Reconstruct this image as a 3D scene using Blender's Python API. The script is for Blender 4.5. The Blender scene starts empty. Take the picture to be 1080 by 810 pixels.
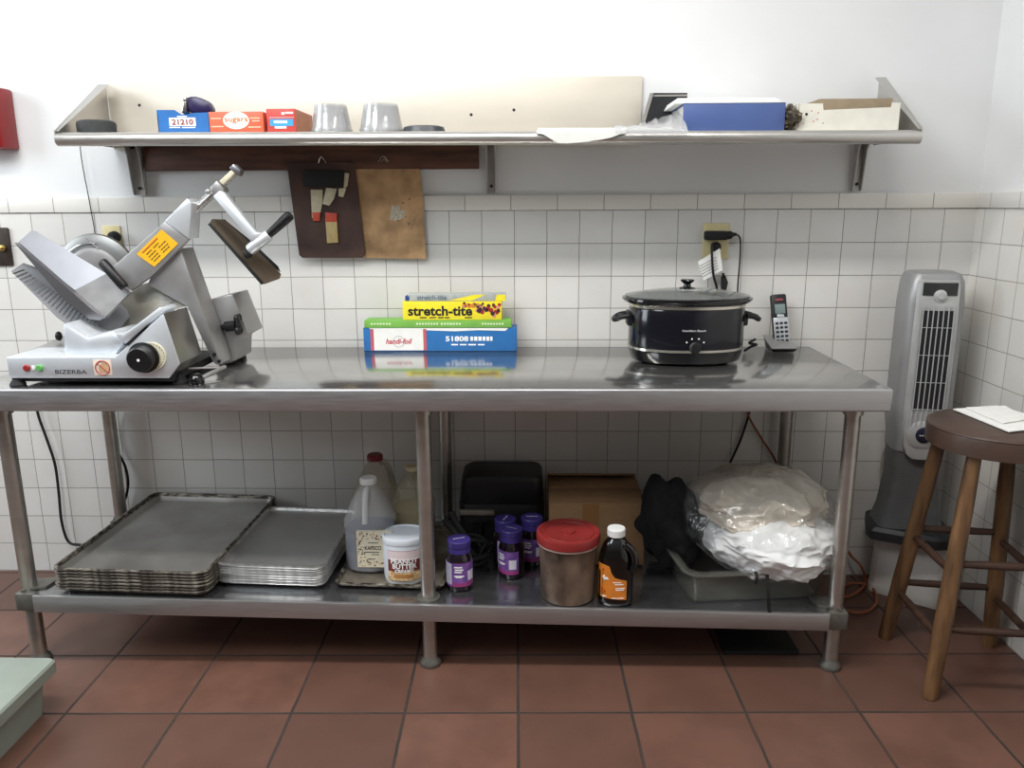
import bpy, bmesh, math, random
from mathutils import Vector, Matrix, noise
random.seed(7)
C = bpy.context.scene.collection
SC = bpy.context.scene
# ------------------------------------------------------------------ camera
FPX, PITCH, YAW, ROLL = 831.17, .2244, .0236, -.0054
CAM = Vector((0, -2.7032, 1.3366))
_r = Vector((math.cos(YAW), math.sin(YAW), 0)); _f = Vector((-math.sin(YAW), math.cos(YAW), 0)); _u = Vector((0, 0, 1))
FW = _f*math.cos(PITCH) - _u*math.sin(PITCH)
_up = _u*math.cos(PITCH) + _f*math.sin(PITCH)
RT = _r*math.cos(ROLL) + _up*math.sin(ROLL)
UP = _up*math.cos(ROLL) - _r*math.sin(ROLL)
cd = bpy.data.cameras.new('camera'); cam = bpy.data.objects.new('camera', cd); C.objects.link(cam)
cd.sensor_width = 36; cd.lens = FPX/1080*36; cd.clip_start = .05
cam.matrix_world = Matrix(((RT.x, UP.x, -FW.x, CAM.x), (RT.y, UP.y, -FW.y, CAM.y), (RT.z, UP.z, -FW.z, CAM.z), (0, 0, 0, 1)))
SC.camera = cam
# ------------------------------------------------------------------ light
SC.view_settings.view_transform = 'Standard'; SC.view_settings.look = 'None'
SC.view_settings.exposure = 0.0; SC.view_settings.gamma = 1; SC.view_settings.use_curve_mapping = False
wd = bpy.data.worlds.new('world'); SC.world = wd; wd.use_nodes = True
_nt = wd.node_tree; _bg = _nt.nodes['Background']
_tc = _nt.nodes.new('ShaderNodeTexCoord'); _sp = _nt.nodes.new('ShaderNodeSeparateXYZ'); _rp = _nt.nodes.new('ShaderNodeValToRGB')
_nt.links.new(_tc.outputs['Generated'], _sp.inputs[0]); _nt.links.new(_sp.outputs[2], _rp.inputs[0])
_rp.color_ramp.elements[0].position = .2; _rp.color_ramp.elements[0].color = (.22, .21, .195, 1)
_rp.color_ramp.elements[1].position = .75; _rp.color_ramp.elements[1].color = (1.0, 1.0, 1.0, 1)
_nt.links.new(_rp.outputs[0], _bg.inputs[0]); _bg.inputs[1].default_value = .5

def area(name, loc, target, sx, sy, power, col):
    ld = bpy.data.lights.new(name, 'AREA'); ld.shape = 'RECTANGLE'; ld.size = sx; ld.size_y = sy; ld.energy = power; ld.color = col
    o = bpy.data.objects.new(name, ld); C.objects.link(o); o.location = loc
    o.rotation_euler = (Vector(target)-Vector(loc)).to_track_quat('-Z', 'Y').to_euler()
    return o
area('ceiling_tube_light', (-.5, -1.4, 2.75), (-.5, -1.1, 0), 2.6, .2, 60, (1, .975, .945))
area('window_daylight', (-3.3, -1.05, 2.0), (-1.2, -.2, .9), 1.3, 1.3, 42, (.86, .94, 1))
area('front_left_fill', (-1.7, -2.6, 2.9), (-.5, -.6, .4), 1.1, .8, 34, (.86, .94, 1))  # unseen fill lamp added to brighten front-left faces; no window known there

# ------------------------------------------------------------------ helpers
def ray(px, py): return RT*((px-540)/FPX) - UP*((py-405)/FPX) + FW
def W(px, py, Y):
    d = ray(px, py); return CAM + d*((Y-CAM.y)/d.y)
def WZ(px, py, z):
    d = ray(px, py); return CAM + d*((z-CAM.z)/d.z)
def WX(px, py, X):
    d = ray(px, py); return CAM + d*((X-CAM.x)/d.x)
def lin(c):
    r = []
    for v in c[:3]:
        v /= 255; r.append(v/12.92 if v <= .04045 else ((v+.055)/1.055)**2.4)
    return r
MATS = {}
def M(name, rgb, rough=.5, metal=0, var=.1, scale=25, bump=0, rgb2=None, stretch=(1, 1, 1), alpha=1, trans=0, coat=0, spread=None, bscale=None, rvar=0, ior=1.45):
    if name in MATS: return MATS[name]
    m = bpy.data.materials.new(name); m.use_nodes = True; MATS[name] = m
    nt = m.node_tree; b = nt.nodes['Principled BSDF']; L = nt.links.new
    tc = nt.nodes.new('ShaderNodeTexCoord'); mp = nt.nodes.new('ShaderNodeMapping'); nz = nt.nodes.new('ShaderNodeTexNoise')
    mp.inputs['Scale'].default_value = stretch; nz.inputs['Scale'].default_value = scale; nz.inputs['Detail'].default_value = 5
    L(tc.outputs['Object'], mp.inputs[0]); L(mp.outputs[0], nz.inputs['Vector'])
    rp = nt.nodes.new('ShaderNodeValToRGB')
    a = lin(rgb); c = lin(rgb2) if rgb2 else a
    s0, s1 = spread or (.3, .7)
    rp.color_ramp.elements[0].position = s0; rp.color_ramp.elements[1].position = s1
    rp.color_ramp.elements[0].color = [min(1, v*(1-var)) for v in a]+[1]
    rp.color_ramp.elements[1].color = [min(1, v*(1+var)) for v in c]+[1]
    L(nz.outputs['Fac'], rp.inputs[0]); L(rp.outputs[0], b.inputs['Base Color'])
    b.inputs['Roughness'].default_value = rough; b.inputs['Metallic'].default_value = metal
    b.inputs['Alpha'].default_value = alpha; b.inputs['Transmission Weight'].default_value = trans; b.inputs['Coat Weight'].default_value = coat
    b.inputs['IOR'].default_value = ior
    if rvar:
        mr = nt.nodes.new('ShaderNodeMapRange'); mr.inputs['To Min'].default_value = max(.02, rough-rvar); mr.inputs['To Max'].default_value = rough+rvar
        mr.inputs['From Min'].default_value = .3; mr.inputs['From Max'].default_value = .7
        L(nz.outputs['Fac'], mr.inputs[0]); L(mr.outputs[0], b.inputs['Roughness'])
    if bump:
        bp = nt.nodes.new('ShaderNodeBump'); bp.inputs['Strength'].default_value = bump; bp.inputs['Distance'].default_value = .004
        if bscale:
            n2 = nt.nodes.new('ShaderNodeTexNoise'); n2.inputs['Scale'].default_value = bscale; n2.inputs['Detail'].default_value = 4
            L(tc.outputs['Object'], n2.inputs['Vector']); L(n2.outputs['Fac'], bp.inputs['Height'])
        else: L(nz.outputs['Fac'], bp.inputs['Height'])
        L(bp.outputs[0], b.inputs['Normal'])
    return m

def film_mat(name, milky, bump, bscale, tint=.97):
    m = bpy.data.materials.new(name); m.use_nodes = True; nt = m.node_tree; L = nt.links.new; nt.nodes.clear()
    out = nt.nodes.new('ShaderNodeOutputMaterial'); tr = nt.nodes.new('ShaderNodeBsdfTransparent'); gl = nt.nodes.new('ShaderNodeBsdfGlossy'); df = nt.nodes.new('ShaderNodeBsdfDiffuse')
    tr.inputs[0].default_value = (tint, tint, tint, 1); gl.inputs['Roughness'].default_value = .09; df.inputs[0].default_value = (.78, .79, .8, 1)
    tc = nt.nodes.new('ShaderNodeTexCoord'); nz = nt.nodes.new('ShaderNodeTexNoise'); nz.inputs['Scale'].default_value = bscale; nz.inputs['Detail'].default_value = 3; nz.inputs['Distortion'].default_value = 1.2
    bp = nt.nodes.new('ShaderNodeBump'); bp.inputs['Strength'].default_value = bump; bp.inputs['Distance'].default_value = .012
    L(tc.outputs['Object'], nz.inputs['Vector']); L(nz.outputs['Fac'], bp.inputs['Height']); L(bp.outputs[0], gl.inputs['Normal'])
    lw_ = nt.nodes.new('ShaderNodeLayerWeight'); lw_.inputs[0].default_value = .5; L(bp.outputs[0], lw_.inputs['Normal'])
    pw_ = nt.nodes.new('ShaderNodeMath'); pw_.operation = 'POWER'; pw_.inputs[1].default_value = 3; L(lw_.outputs['Facing'], pw_.inputs[0])
    fr = nt.nodes.new('ShaderNodeMath'); fr.operation = 'MULTIPLY_ADD'; fr.inputs[1].default_value = .55; fr.inputs[2].default_value = .06; L(pw_.outputs[0], fr.inputs[0])
    m1 = nt.nodes.new('ShaderNodeMixShader'); m1.inputs[0].default_value = milky; L(tr.outputs[0], m1.inputs[1]); L(df.outputs[0], m1.inputs[2])
    m2 = nt.nodes.new('ShaderNodeMixShader'); L(fr.outputs[0], m2.inputs[0]); L(m1.outputs[0], m2.inputs[1]); L(gl.outputs[0], m2.inputs[2]); L(m2.outputs[0], out.inputs[0])
    return m

def brick_mat(name, axes, off, bw, rh, mortar, c1, c2, cm, rough, offset=0, rot=0, bump=.4, dirt=None, dirt_amt=.5, dscale=3, rough_m=.8):
    m = bpy.data.materials.new(name); m.use_nodes = True; nt = m.node_tree; b = nt.nodes['Principled BSDF']; L = nt.links.new
    tc = nt.nodes.new('ShaderNodeTexCoord'); sp = nt.nodes.new('ShaderNodeSeparateXYZ'); cb = nt.nodes.new('ShaderNodeCombineXYZ')
    mp = nt.nodes.new('ShaderNodeMapping'); L(tc.outputs['Object'], sp.inputs[0])
    L(sp.outputs[axes[0]], cb.inputs[0]); L(sp.outputs[axes[1]], cb.inputs[1]); L(cb.outputs[0], mp.inputs[0])
    mp.inputs['Location'].default_value = (off[0], off[1], 0); mp.inputs['Rotation'].default_value = (0, 0, rot)
    # slight wobble so that the joints are not ruler straight
    br = nt.nodes.new('ShaderNodeTexBrick'); br.offset = offset; br.squash = 1
    br.inputs['Scale'].default_value = 1; br.inputs['Brick Width'].default_value = bw; br.inputs['Row Height'].default_value = rh
    br.inputs['Mortar Size'].default_value = mortar; br.inputs['Mortar Smooth'].default_value = .25; br.inputs['Bias'].default_value = 0
    br.inputs['Color1'].default_value = lin(c1)+[1]; br.inputs['Color2'].default_value = lin(c2)+[1]; br.inputs['Mortar'].default_value = lin(cm)+[1]
    wn = nt.nodes.new('ShaderNodeTexNoise'); wn.inputs['Scale'].default_value = 14
    vm = nt.nodes.new('ShaderNodeVectorMath'); vm.operation = 'MULTIPLY_ADD'; vm.inputs[1].default_value = (.004, .003, 0)
    L(mp.outputs[0], wn.inputs['Vector']); L(wn.outputs['Color'], vm.inputs[0]); L(mp.outputs[0], vm.inputs[2])
    sub = nt.nodes.new('ShaderNodeVectorMath'); sub.operation = 'SUBTRACT'; sub.inputs[1].default_value = (.002, .0015, 0)
    L(vm.outputs[0], sub.inputs[0]); L(sub.outputs[0], br.inputs['Vector'])
    col = br.outputs['Color']
    if dirt:
        n = nt.nodes.new('ShaderNodeTexNoise'); n.inputs['Scale'].default_value = dscale; n.inputs['Detail'].default_value = 8; n.inputs['Roughness'].default_value = .65
        r = nt.nodes.new('ShaderNodeValToRGB'); r.color_ramp.elements[0].position = .42; r.color_ramp.elements[1].position = .75
        r.color_ramp.elements[0].color = (0, 0, 0, 1); r.color_ramp.elements[1].color = (dirt_amt,)*3+(1,)
        L(mp.outputs[0], n.inputs['Vector']); L(n.outputs['Fac'], r.inputs[0])
        mx = nt.nodes.new('ShaderNodeMix'); mx.data_type = 'RGBA'; mx.inputs[7].default_value = lin(dirt)+[1]
        L(r.outputs[0], mx.inputs[0]); L(col, mx.inputs[6]); col = mx.outputs[2]
    L(col, b.inputs['Base Color'])
    mr = nt.nodes.new('ShaderNodeMapRange'); mr.inputs['To Min'].default_value = rough; mr.inputs['To Max'].default_value = rough_m
    L(br.outputs['Fac'], mr.inputs[0]); L(mr.outputs[0], b.inputs['Roughness'])
    bp = nt.nodes.new('ShaderNodeBump'); bp.invert = True; bp.inputs['Strength'].default_value = bump; bp.inputs['Distance'].default_value = .002
    L(br.outputs['Fac'], bp.inputs['Height']); L(bp.outputs[0], b.inputs['Normal'])
    return m

class MB:
    def __init__(s): s.bm = bmesh.new(); s.mi = 0
    def _mark(s, faces):
        for f in faces: f.material_index = s.mi
    def box(s, lo, hi, bev=0, rot=None, piv=None, seg=2):
        b2 = bmesh.new(); bmesh.ops.create_cube(b2, size=1)
        c = [(lo[i]+hi[i])/2 for i in range(3)]; d = [abs(hi[i]-lo[i]) for i in range(3)]
        for v in b2.verts: v.co = Vector((v.co.x*d[0]+c[0], v.co.y*d[1]+c[1], v.co.z*d[2]+c[2]))
        if bev: bmesh.ops.bevel(b2, geom=b2.edges[:], offset=min(bev, min(d)*.48), segments=seg, affect='EDGES', profile=.5)
        if rot is not None:
            p = Vector(piv if piv is not None else c)
            for v in b2.verts: v.co = p + rot @ (v.co-p)
        s.join(b2); return s
    def join(s, b2):
        mp = {}
        for v in b2.verts: mp[v] = s.bm.verts.new(v.co)
        for f in b2.faces:
            try:
                nf = s.bm.faces.new([mp[v] for v in f.verts]); nf.material_index = s.mi
            except ValueError: pass
        b2.free(); return s
    def loft(s, loops, cap0=True, cap1=True, closed=True):
        rows = [[s.bm.verts.new(p) for p in lp] for lp in loops]
        n = len(rows[0])
        for a, b in zip(rows, rows[1:]):
            for i in range(n if closed else n-1):
                j = (i+1) % n
                f = s.bm.faces.new((a[i], a[j], b[j], b[i])); f.material_index = s.mi
        if cap0: s.bm.faces.new(rows[0][::-1]).material_index = s.mi
        if cap1: s.bm.faces.new(rows[-1]).material_index = s.mi
        return s
    def cyl(s, p0, p1, r0, r1=None, n=20):
        r1 = r0 if r1 is None else r1
        p0 = Vector(p0); p1 = Vector(p1); q = (p1-p0).to_track_quat('Z', 'Y')
        ring = lambda p, r: [p + q @ Vector((r*math.cos(2*math.pi*i/n), r*math.sin(2*math.pi*i/n), 0)) for i in range(n)]
        return s.loft([ring(p0, r0), ring(p1, r1)])
    def turned(s, p0, p1, prof, n=28):           # prof: (t along 0..1, radius)
        p0 = Vector(p0); p1 = Vector(p1); q = (p1-p0).to_track_quat('Z', 'Y')
        return s.loft([[p0.lerp(p1, t) + q @ Vector((r*math.cos(2*math.pi*i/n), r*math.sin(2*math.pi*i/n), 0)) for i in range(n)] for t, r in prof])
    def lathe(s, c, prof, sx=1, sy=1, n=36, cap0=True, cap1=True, pw=2, rotz=0):   # prof: (radius, z); pw > 2 squares the section
        def pt(r, z, i):
            a = 2*math.pi*i/n; ca, sa = math.cos(a), math.sin(a)
            k = (abs(ca)**pw + abs(sa)**pw)**(-1/pw)
            x, y = r*sx*k*ca, r*sy*k*sa
            return Vector((c[0]+x*math.cos(rotz)-y*math.sin(rotz), c[1]+x*math.sin(rotz)+y*math.cos(rotz), c[2]+z))
        return s.loft([[pt(r, z, i) for i in range(n)] for r, z in prof], cap0, cap1)
    def prism(s, pts, vec, bev=0):               # pts 3D planar, extruded along vec
        b2 = bmesh.new(); vec = Vector(vec)
        a = [b2.verts.new(p) for p in pts]; b = [b2.verts.new(Vector(p)+vec) for p in pts]
        n = len(pts); b2.faces.new(a); b2.faces.new(b[::-1])
        for i in range(n): b2.faces.new((a[i], b[i], b[(i+1) % n], a[(i+1) % n]))
        bmesh.ops.recalc_face_normals(b2, faces=b2.faces[:])
        if bev: bmesh.ops.bevel(b2, geom=b2.edges[:], offset=bev, segments=2, affect='EDGES', profile=.5, clamp_overlap=True)
        return s.join(b2)
    def pprism(s, pts, Y0, Y1, bev=0): return s.prism([W(x, y, Y0) for x, y in pts], (0, Y1-Y0, 0), bev)
    def sheet(s, pts, vec): return s.prism([W(*p) for p in pts], vec)
    def tube(s, pts, r, n=10, smooth=6, closed=False):
        pts = [Vector(p) for p in pts]
        if smooth and len(pts) > 2: pts = spline(pts, smooth)
        loops = []; up = Vector((0, 0, 1)); prev = None
        for i, p in enumerate(pts):
            t = (pts[min(i+1, len(pts)-1)]-pts[max(i-1, 0)]).normalized()
            if prev is None:
                nrm = t.cross(up) if abs(t.z) < .9 else t.cross(Vector((1, 0, 0)))
            else: nrm = prev - t*prev.dot(t)
            nrm.normalize(); prev = nrm; bi = t.cross(nrm)
            loops.append([p + (nrm*math.cos(2*math.pi*k/n)+bi*math.sin(2*math.pi*k/n))*r for k in range(n)])
        return s.loft(loops)
    def ball(s, c, r, sc=(1, 1, 1), seg=20):
        b2 = bmesh.new(); bmesh.ops.create_uvsphere(b2, u_segments=seg, v_segments=seg//2, radius=r)
        for v in b2.verts: v.co = Vector(c) + Vector((v.co.x*sc[0], v.co.y*sc[1], v.co.z*sc[2]))
        return s.join(b2)
    def blob(s, fn, sub=5):                      # fn(unit direction) -> point
        b2 = bmesh.new(); bmesh.ops.create_icosphere(b2, subdivisions=sub, radius=1)
        for v in b2.verts: v.co = fn(v.co.normalized())
        return s.join(b2)
    def patch(s, c, r, a0, a1, z0, z1, th=.0006, n=14, rz=None):       # label wrapped on a round wall; angle 0 faces -Y
        rz = rz or (lambda z: r)
        pt = lambda a, z, o: Vector((c[0]+(rz(z)+o)*math.sin(a), c[1]-(rz(z)+o)*math.cos(a), z))
        loops = []
        for i in range(n+1):
            a = a0+(a1-a0)*i/n
            loops.append([pt(a, z0, 0), pt(a, z0, th), pt(a, z1, th), pt(a, z1, 0)])
        return s.loft(loops)
    def build(s, name, mats, parent=None, loc=None, smooth=35, local=False):
        bmesh.ops.recalc_face_normals(s.bm, faces=s.bm.faces[:])
        if parent is not None: off = Vector((0, 0, 0)) if local else wloc(parent)
        else: off = Vector(loc) if loc is not None else Vector((0, 0, 0))
        if not local:
            for v in s.bm.verts: v.co -= off
        me = bpy.data.meshes.new(name); s.bm.to_mesh(me); s.bm.free()
        for m in (mats if isinstance(mats, (list, tuple)) else [mats]): me.materials.append(m)
        if smooth:
            me.polygons.foreach_set('use_smooth', [True]*len(me.polygons)); me.set_sharp_from_angle(angle=math.radians(smooth))
        o = bpy.data.objects.new(name, me); C.objects.link(o)
        if parent is not None: o.parent = parent
        elif loc is not None: o.location = loc
        return o
def spline(P, k):
    out = []
    for i in range(len(P)-1):
        p0 = P[max(i-1, 0)]; p1 = P[i]; p2 = P[i+1]; p3 = P[min(i+2, len(P)-1)]
        for j in range(k):
            t = j/k
            out.append(.5*((2*p1)+(p2-p0)*t+(2*p0-5*p1+4*p2-p3)*t*t+(3*p1-p0-3*p2+p3)*t**3))
    return out+[P[-1]]
def wloc(o):
    v = Vector((0, 0, 0))
    while o is not None: v += o.location; o = o.parent
    return v
def thing(name, label, cat, loc, group=None):
    o = bpy.data.objects.new(name, None); o.empty_display_size = .05; C.objects.link(o); o.location = loc
    return tag(o, label, cat, group)
def tag(o, label, cat, group=None, kind=None):
    o['label'] = label; o['category'] = cat
    if group: o['group'] = group
    if kind: o['kind'] = kind
    return o
def struct(o): o['kind'] = 'structure'; return o
def text(s, x0, x1, z0, z1, Y, mat, parent, name='lettering', th=.0006, wrap=None, shear=0, bold=0, rot=None):
    cu = bpy.data.curves.new('t', 'FONT'); cu.body = s; cu.align_x = 'LEFT'; cu.resolution_u = 3; cu.extrude = .001; cu.offset = bold
    cu.shear = shear
    o = bpy.data.objects.new('t', cu); C.objects.link(o)
    bpy.context.view_layer.update()
    me = bpy.data.meshes.new_from_object(o.evaluated_get(bpy.context.evaluated_depsgraph_get()))
    bpy.data.objects.remove(o); bpy.data.curves.remove(cu)
    xs = [v.co.x for v in me.vertices]; ys = [v.co.y for v in me.vertices]
    ax, bx, ay, by = min(xs), max(xs), min(ys), max(ys)
    off = wloc(parent)
    for v in me.vertices:
        x = x0+(v.co.x-ax)/(bx-ax)*(x1-x0); z = z0+(v.co.y-ay)/(by-ay)*(z1-z0); d = th if v.co.z > 0 else -.0002
        if rot is not None:                       # rot: function (u, v, d) -> world point
            p = rot(x, z, d)
        elif wrap:
            cx, cy, r = wrap; a = x/r; p = Vector((cx+(r+d)*math.sin(a), cy-(r+d)*math.cos(a), z))
        else: p = Vector((x, Y-d, z))
        v.co = p-off
    me.name = name; me.materials.clear(); me.materials.append(mat)
    t = bpy.data.objects.new(name, me); C.objects.link(t); t.parent = parent
    return t
def ptext(s, a, b, Y, mat, parent, **k):         # a, b: lower-left and upper-right picture points on plane Y
    p, q = W(*a, Y), W(*b, Y)
    return text(s, p.x, q.x, p.z, q.z, Y, mat, parent, **k)
def kids(o): return [c for c in bpy.data.objects if c.parent == o]
def dup(root, loc, label=None, rz=0):
    r = root.copy(); C.objects.link(r); r.location = loc; r.rotation_euler.z = rz
    if label: r['label'] = label
    for ch in kids(root):
        c = ch.copy(); C.objects.link(c); c.parent = r
        for g in kids(ch):
            d = g.copy(); C.objects.link(d); d.parent = c
    return r
def rrect(x0, x1, y0, y1, r, z, n=5):            # rounded rectangle loop
    out = []
    for cx, cy, a0 in ((x1-r, y1-r, 0), (x0+r, y1-r, 90), (x0+r, y0+r, 180), (x1-r, y0+r, 270)):
        for i in range(n+1):
            a = math.radians(a0+90*i/n); out.append(Vector((cx+r*math.cos(a), cy+r*math.sin(a), z)))
    return out
RZ = lambda a: Matrix.Rotation(a, 3, 'Z')

# ------------------------------------------------------------------ materials
steel = M('brushed steel', (190, 190, 188), .28, .8, .06, 6, stretch=(2, 60, 60), rvar=.06)
steel_top = M('worn steel sheet', (188, 187, 185), .15, .93, .04, 5, stretch=(1.5, 6, 6), rvar=.03)
steel_dull = M('dull steel tube', (176, 172, 166), .32, .85, .07, 14, stretch=(1, 1, 3), rvar=.03)
shelf_steel = M('shelf steel', (196, 193, 188), .34, .85, .06, 8, stretch=(2, 40, 40), rvar=.06)
cast = M('grey cast metal', (112, 110, 104), .55, .6, .2, 40)
alum = M('anodised aluminium', (136, 135, 138), .36, .85, .04, 20)
alum_d = M('machine steel', (164, 162, 161), .38, .6, .06, 18, rvar=.06)
alum_l = M('light aluminium casting', (214, 218, 222), .4, .55, .04, 20)
black = M('black plastic', (22, 22, 23), .4, 0, .2, 60)
black_s = M('black gloss', (14, 14, 16), .12, 0, .2, 30, coat=.4)
rubber = M('black rubber', (24, 24, 24), .7, 0, .2, 60)
white_p = M('white plastic', (226, 226, 224), .4, 0, .05, 30)
paper = M('white paper', (232, 232, 228), .8, 0, .04, 40)
ink = M('black ink', (28, 26, 30), .7, 0, .1, 40)
brown_dark = M('dark stained board', (72, 46, 36), .6, 0, .3, 6, stretch=(1, 8, 8), rgb2=(92, 58, 44))
card = M('corrugated cardboard', (138, 106, 74), .85, 0, .08, 30, stretch=(1, 1, 4))
blue_card = M('blue printed card', (40, 108, 172), .45, 0, .08, 30)
white_ink = M('white ink', (240, 240, 238), .6, 0, .03, 30)

# ------------------------------------------------------------------ room
P_ = .1095; ZR = 1.3155; XO = 1.8052
RWX = 1.48
tile = brick_mat('white wall tile', (0, 2), (XO, -ZR+20*P_), P_, P_, .0013, (222, 220, 216), (213, 211, 207), (122, 117, 109), .2, dirt=(204, 198, 188), dirt_amt=.35, dscale=5)
tile_r = brick_mat('white wall tile side', (1, 2), (.055, -ZR+20*P_), P_, P_, .0013, (224, 222, 216), (216, 214, 209), (128, 122, 112), .2, dirt=(206, 200, 186), dirt_amt=.35, dscale=5)
cap_b = brick_mat('white cap tile', (0, 2), (XO-.042, -ZR), .1545, .2, .0013, (226, 223, 216), (219, 216, 210), (128, 122, 112), .2)
cap_r = brick_mat('white cap tile side', (1, 2), (.09, -ZR), .1545, .2, .0013, (224, 222, 216), (218, 216, 211), (128, 122, 112), .2)
paint = M('white wall paint', (224, 225, 225), .6, 0, .03, 3, bump=.06, bscale=60)
quarry = brick_mat('red quarry tile', (0, 1), (1.301-.03, .549), .306, .28, .0045, (114, 80, 67), (96, 68, 57), (48, 41, 37), .38, rot=-.018, dirt=(84, 58, 48), dirt_amt=.75, dscale=5, bump=.5)
XL = -3.6; YF = -5.0
m = MB(); m.box((XL, 0, -.02), (RWX+.1, .1, 3.0)); wall = struct(m.build('wall_back', paint, smooth=0))
m = MB(); m.box((RWX, YF, -.02), (RWX+.1, .1, 3.0)); struct(m.build('wall_right', paint, smooth=0))
m = MB(); m.box((XL, YF, -.1), (RWX+.1, .1, 0)); struct(m.build('floor', quarry, smooth=0))
m = MB(); m.box((XL, -.006, 0), (RWX, .002, ZR)); struct(m.build('trim_1', tile, smooth=0))
m = MB(); m.box((RWX-.006, YF, 0), (RWX+.002, 0, ZR)); struct(m.build('trim_2', tile_r, smooth=0))
m = MB(); m.box((XL, -.012, ZR), (RWX-.004, .002, ZR+.051), .004); struct(m.build('trim_3', cap_b))
m = MB(); m.box((RWX-.012, YF, ZR), (RWX+.002, -.002, ZR+.051), .004); struct(m.build('trim_4', cap_r))

# ------------------------------------------------------------------ work table
TZ = .858; TF = -.672; TB = -.035; TXL = -1.535; TXR = .953
def zs(x): return .2165-.0187*(x+.3)          # the undershelf hangs a little lower on the right
def SH(px, py):
    z = .216
    for _ in range(12):
        p = WZ(px, py, z); z = zs(p.x)
    return p
tb = thing('work_table', 'long stainless steel work table with undershelf against tiled wall', 'table', (-.29, -.35, 0))
m = MB()
m.box((TXL+.004, TF+.012, TZ-.016), (TXR-.004, TB-.004, TZ), .001)
m.box((TXL, TB-.012, TZ-.062), (TXR, TB, TZ), .004)
m.build('tabletop', steel_top, tb)
lip_steel = M('lip steel', (180, 179, 180), .42, .9, .06, 6, stretch=(2, 30, 30), rvar=.05)
m = MB(); m.box((TXL, TF, TZ-.062), (TXR, TF+.016, TZ+.0004), .006, seg=3); m.build('front_lip', lip_steel, tb)
for xa, xb in ((TXL, TXL+.012), (TXR-.012, TXR)):
    m = MB(); m.box((xa, TF+.012, TZ-.062), (xb, TB-.004, TZ+.0002), .004); m.build('side_lip', lip_steel, tb)
LEGX = (-1.478, -.297, .883)
m = MB()
x0, x1 = LEGX[0]+.06, LEGX[2]-.03
def sl(xa, xb, ya, yb, dz0, dz1):
    pts = []
    for y in (ya, yb):
        pts.append([Vector((xa, y, zs(xa)+dz0)), Vector((xb, y, zs(xb)+dz0)), Vector((xb, y, zs(xb)+dz1)), Vector((xa, y, zs(xa)+dz1))])
    m.loft(pts)
x0, x1 = LEGX[0]+.035, LEGX[2]-.03
sl(x0, x1, -.645, -.035, -.012, 0); sl(x0, x1, -.045, -.033, -.05, -.001)
m.build('undershelf', M('undershelf steel', (158, 159, 161), .2, .92, .08, 7, stretch=(1.5, 5, 5), rvar=.08), tb, smooth=25)
m = MB(); sl(x0, x1, -.649, -.634, -.052, .0006)
bmesh.ops.bevel(m.bm, geom=m.bm.edges[:], offset=.004, segments=2, affect='EDGES', profile=.5)
m.build('undershelf_lip', lip_steel, tb)
for yy in (-.6, -.065):
    for lx in LEGX:
        m = MB(); m.cyl((lx, yy, .03), (lx, yy, TZ-.016), .0215, n=24); m.cyl((lx, yy, TZ-.085), (lx, yy, TZ-.02), .027, n=24)
        lg = m.build('leg', steel_dull, tb)
        m = MB(); m.turned((lx, yy, 0), (lx, yy, .05), ((0, .03), (.1, .032), (.3, .03), (.5, .022), (1, .019)), 20); m.build('foot', cast, lg)
    for lx in (LEGX[0], LEGX[2]):
        s = 1 if lx < 0 else -1; z = zs(lx); d = -1 if yy < -.3 else 1
        m = MB(); m.box((lx-.03, yy-.03, z-.06), (lx+.03, yy+.03, z-.004), .006)
        m.prism([(lx-s*.01, yy+d*.028, z), (lx+s*.05, yy+d*.0, z), (lx+s*.06, yy-d*.06, z), (lx-s*.01, yy-d*.05, z)], (0, 0, .006)); m.build('corner_clamp', cast, tb)
m = MB(); m.cyl((LEGX[1], -.6, zs(LEGX[1])), (LEGX[1], -.6, zs(LEGX[1])+.004), .034, n=24); m.build('leg_collar', cast, tb)

# ------------------------------------------------------------------ wall shelf
SF = -.32
def zsh(x): return 1.5405-.0042*(x+.05)        # underside of the front roll at 1.506
SXL, SXR = -1.385, 1.115
ws = thing('wall_shelf', 'long stainless steel wall shelf with rolled front edge above the table', 'shelf', (-.13, 0, 1.5))
m = MB()
def deck(x, dz, y): return Vector((x, y, zsh(x)+dz))
m.loft([[deck(x, -.006, -.012), deck(x, -.006, SF+.014), deck(x, 0, SF+.014), deck(x, 0, -.012)] for x in (SXL, SXR)])
m.build('shelf_deck', shelf_steel, ws)
m = MB(); n = 16
m.loft([[Vector((x, SF+.019*math.cos(2*math.pi*i/n), zsh(x)-.0175+.0195*math.sin(2*math.pi*i/n))) for i in range(n)] for x in (SXL, SXR)])
m.build('rolled_front_edge', shelf_steel, ws)
m = MB(); m.box((SXL+.004, -.012, 1.52), (.36, -.006, 1.735), .001); bs = m.build('back_splash', M('splash steel', (208, 201, 188), .5, .35, .04, 5, stretch=(1, 3, 3)), ws)
for x, y in ((147, 111), (343, 112), (497, 121), (542, 116)):
    p = W(x, y, -.012); m = MB(); m.cyl((p.x, -.0125, p.z), (p.x, -.010, p.z), .005, n=12); m.build('screw_hole', ink, bs)
for x, s in ((SXL, 1), (SXR, -1)):
    z = zsh(x); m = MB()
    q = [(x, SF-.015, z-.02), (x, SF-.015, z+.006), (x, -.06, 1.715), (x, -.012, 1.725), (x, -.012, z-.02)]
    m.prism(q, (s*.003, 0, 0)); 
    m.prism([(x, SF-.012, z+.004), (x, -.06, 1.715), (x+s*.035, -.06, 1.715), (x+s*.012, SF-.012, z+.004)], (0, .003, .003))
    m.build('end_plate', shelf_steel, ws)
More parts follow.
